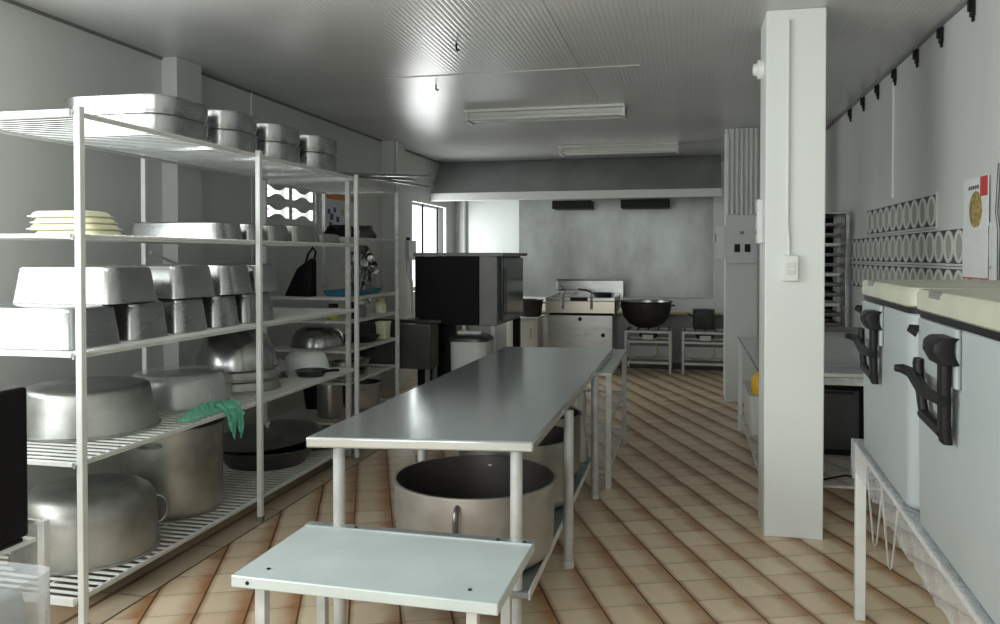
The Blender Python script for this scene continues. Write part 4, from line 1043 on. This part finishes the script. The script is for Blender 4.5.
for x_ in (-1.53, -1.17):
    MB().tube([(x_, GY0 - 0.03, 0.83), (x_, GY0 - 0.035, 0.90), (x_, GY0 - 0.02, 1.02), (x_, GY0 + 0.06, 1.03)], 0.014, 8).build('drain_tap', ALU, gr)
MB().box(-1.44, -1.22, GY0 - 0.012, GY0 - 0.0005, 0.935, 0.975).build('dark_handle', BLACK, gr)
for (x_, z_) in ((-1.32, 0.70), (-1.03, 0.50), (-1.26, 0.50)):
    MB().lathe([(0, 0), (0.026, 0), (0.022, 0.03), (0, 0.03)], 16, M=Matrix.Translation((x_, GY0 + 0.03, z_)) @ Matrix.Rotation(R(90), 4, 'X')).build('knob', BLACK if x_ > -1.2 or z_ > .6 else STEEL, gr)
for x_ in (GX0 + 0.08, GX1 - 0.08):
    for y_ in (GY0 + 0.08, GY1 - 0.06): MB().box(x_ - 0.025, x_ + 0.025, y_ - 0.025, y_ + 0.025, 0, 0.099).build('foot', STEEL, gr)
# pan with handle on the range
fp = thing('griddle_pan', 'dark pan with a long handle resting on the stainless range', 'pan', (-1.08, 10.66, 0.946))
MB().lathe([(0, 0), (0.10, 0), (0.12, 0.07), (0.124, 0.072), (0.115, 0.07), (0.097, 0.006), (0, 0.006)], 32).build('pan_body', BURNT, fp)
MB().tube([(-0.115, 0, 0.062), (-0.20, 0, 0.10), (-0.32, 0, 0.115)], 0.012, 8).build('handle', BURNT, fp)
fr = thing('fry_basket', 'wire fry basket standing on the left of the stainless range', 'fry basket', (-1.55, 10.62, 0.946))
m = MB()
for z in (0.0, 0.05, 0.10): m.tube([(-0.10, -0.14, z + 0.004), (0.10, -0.14, z + 0.004), (0.10, 0.14, z + 0.004), (-0.10, 0.14, z + 0.004)], 0.005, 5, True)
for k in range(8):
    m.tube([(-0.10 + k * 0.0285, -0.14, 0.10), (-0.10 + k * 0.0285, -0.14, 0.004), (-0.10 + k * 0.0285, 0.14, 0.004), (-0.10 + k * 0.0285, 0.14, 0.10)], 0.003, 4)
m.build('basket', STEEL, fr)
MB().tube([(0, -0.14, 0.10), (-0.02, -0.22, 0.16), (-0.05, -0.30, 0.18)], 0.008, 8).build('handle', STEEL, fr)

# burner stands
def stand(x0, x1, label):
    t = thing('burner_stand', label, 'burner stand', (0, 0, 0), 0, 'burner stands against the far wall')
    y0_, y1_ = 10.50, 11.0; Z = 0.545
    for x_ in (x0, x1):
        for y_ in (y0_, y1_): MB().box(x_ - 0.016, x_ + 0.016, y_ - 0.016, y_ + 0.016, 0, Z).build('leg', WHITE, t, 0.003)
    m = MB()
    for (z0_, z1_) in ((Z - 0.03, Z), (Z - 0.155, Z - 0.13), (0.12, 0.15)):
        m.box(x0, x1, y0_ - 0.014, y0_ + 0.014, z0_, z1_).box(x0, x1, y1_ - 0.014, y1_ + 0.014, z0_, z1_).box(x0 - 0.014, x0 + 0.014, y0_, y1_, z0_, z1_).box(x1 - 0.014, x1 + 0.014, y0_, y1_, z0_, z1_)
    m.build('rails', WHITE, t)
    cx = (x0 + x1) / 2
    g = MB()
    for k in range(5): g.box(x0 + 0.02 + k * (x1 - x0 - 0.04) / 4 - 0.008, x0 + 0.02 + k * (x1 - x0 - 0.04) / 4 + 0.008, y0_, y1_, Z + 0.0005, Z + 0.014)
    g.build('grate', BURNT, t)
    b_ = MB().lathe([(0, 0), (0.10, 0), (0.12, 0.03), (0.12, 0.06), (0.05, 0.07), (0, 0.07)], 24, c=(cx, (y0_ + y1_) / 2, Z - 0.11)).build('burner', BURNT, t)
    MB().box(cx - 0.07, cx + 0.07, y0_ - 0.03, y0_ - 0.015, Z - 0.11, Z - 0.05).build('burner_plate', WHITEW, t, 0.003)
    MB().box(x0 + 0.02, x1 - 0.02, y1_ - 0.04, y1_ - 0.02, 0.16, 0.30).build('rear_panel', GREYBOX, t)
    MB().tube([(cx + 0.1, y0_ + 0.05, Z - 0.10), (cx + 0.12, y0_ + 0.10, 0.25), (cx + 0.05, y0_ + 0.2, 0.16), (x0 + 0.1, y1_ - 0.1, 0.15)], 0.008, 6).build('gas_hose', PIPEY, t)
    return t
stand(-0.765, -0.205, 'white angle iron burner stand under the large black wok')
stand(-0.045, 0.50, 'white angle iron burner stand under the small black pot')
wk = thing('wok', 'large black cauldron shaped wok on the left burner stand', 'wok', (-0.52, 10.74, 0.561))
MB().lathe([(0, 0), (0.12, 0.01), (0.22, 0.06), (0.29, 0.15), (0.32, 0.26), (0.325, 0.335), (0.345, 0.345), (0.345, 0.352), (0.316, 0.345), (0.308, 0.26), (0.28, 0.155), (0.21, 0.07), (0.11, 0.022), (0, 0.012)], 56).build('wok_body', BURNT, wk)
for az in (R(-8), R(215)): loop_handle(MB(), (0.33 * math.cos(az), 0.33 * math.sin(az), 0.30), az, 0.11, 0.04, 0.009).build('handle', STEELD, wk)
MB().lathe([(0.316, 0.3455), (0.300, 0.22), (0.290, 0.22), (0.306, 0.3452)], 56).build('bright_rim', STEEL, wk, label='bright inner rim')
bpot = thing('black_pot', 'small square sided black pot on the right burner stand', 'pot', (0.21, 10.74, 0.561))
MB().loft([rr(0.24, 0.24, 0.03, 0.0), rr(0.265, 0.265, 0.03, 0.05), rr(0.265, 0.265, 0.03, 0.235)]).build('pot_body', BURNT, bpot)
MB().loft([rr(0.275, 0.275, 0.03, 0.2355), rr(0.27, 0.27, 0.03, 0.25), rr(0.1, 0.1, 0.03, 0.258)]).build('lid', BURNT, bpot)
MB().tube([(-0.13, -0.02, 0.16), (-0.20, -0.05, 0.2)], 0.01, 6).build('handle', BURNT, bpot)
gv_ = MB().tube([(-0.06, 10.42, 0.56), (-0.06, 10.42, 0.70)], 0.012, 8).box(-0.075, -0.045, 10.40, 10.44, 0.55, 0.60)
# small things between oven and range
bp2 = rpot('cooking_pot', 'dark pot on the white cabinet between the oven and the range', 'pot', (-1.98, 10.3, 0.721), 0.15, 0.17, 0.22, BURNT, False, (R(0),), rc=0.03, m_in=POTIN)
wc = thing('white_cabinet', 'low white cabinet between the black oven and the stainless range', 'cabinet', (-2.03, 10.35, 0))
MB().box(-0.22, 0.18, -0.22, 0.22, 0.05, 0.70).build('case', BOXW, wc, 0.006)
MB().box(-0.24, 0.20, -0.24, 0.24, 0.701, 0.72).build('cabinet_top', GREYBOX, wc, 0.003)
MB().box(-0.19, 0.15, -0.235, -0.221, 0.10, 0.66).build('door', BOXW, wc, 0.004)
MB().tube([(0.10, -0.25, 0.45), (0.10, -0.25, 0.58)], 0.008, 6).build('handle', STEEL, wc)
MB().box(-0.2, 0.16, -0.2, 0.2, 0, 0.049).build('plinth', GREYP, wc)

# ------------------------------------------------------------------ near left corner
nl = thing('metal_stand', 'white angle metal stand corner under the black box at the left edge', 'stand', (-2.375, 2.16, 0))
MB().box(-0.20, 0.19, -0.17, 0.19, 0.515, 0.53).build('stand_top', WHITE, nl, 0.003)
for (x_, y_) in ((-0.19, -0.16), (0.175, -0.16), (-0.19, 0.18), (0.205, 0.204)):
    MB().box(x_ - 0.014, x_ + 0.014, y_ - 0.014, y_ + 0.014, 0, 0.585 if (x_ > 0 and y_ > 0) else 0.514).build('leg', WHITE, nl, 0.003)
MB().box(0.12, 0.1905, 0.196, 0.210, 0.571, 0.585).build('corner_bar', WHITE, nl)
bb = thing('black_appliance', 'black boxy appliance at the left picture edge, in front of the long rack', 'appliance', (-2.35, 2.16, 0.5305))
MB().box(-0.20, 0.16, -0.145, 0.165, 0.012, 0.525).build('case', BLACKM, bb, 0.012)
MB().box(-0.18, 0.15, -0.152, -0.146, 0.19, 0.197).box(-0.18, 0.15, -0.152, -0.146, 0.235, 0.24).build('groove_trim', GREYP, bb)
MB().box(-0.16, 0.06, -0.154, -0.146, 0.26, 0.46).build('door', BLACK, bb, 0.004)
for x_ in (-0.17, 0.14): MB().box(x_ - 0.015, x_ + 0.015, -0.12, 0.14, 0, 0.012).build('foot', BLACK, bb)
# plastic tub with trays
pb = thing('plastic_tub', 'clear plastic tub in the bottom left corner of the picture', 'tub', (-1.93, 1.80, 0))
MB().loft([rr(0.30, 0.26, 0.04, 0.0), rr(0.36, 0.32, 0.05, 0.61)], True, False).build('tub_body', FILM, pb)
for k in range(6):
    o = pan_shell(0.27, 0.235, 0.07, 0.03, 0.01, False, 0.004).build('stacked_tray', COOL); o.location = (-1.93, 1.80, 0.012 + k * 0.0925); tag(o, 'grey white tray stacked inside the clear plastic tub', 'tray', 'trays inside the clear tub')
    o.scale = (1, 1, 1.3)
bpy.context.view_layer.update()
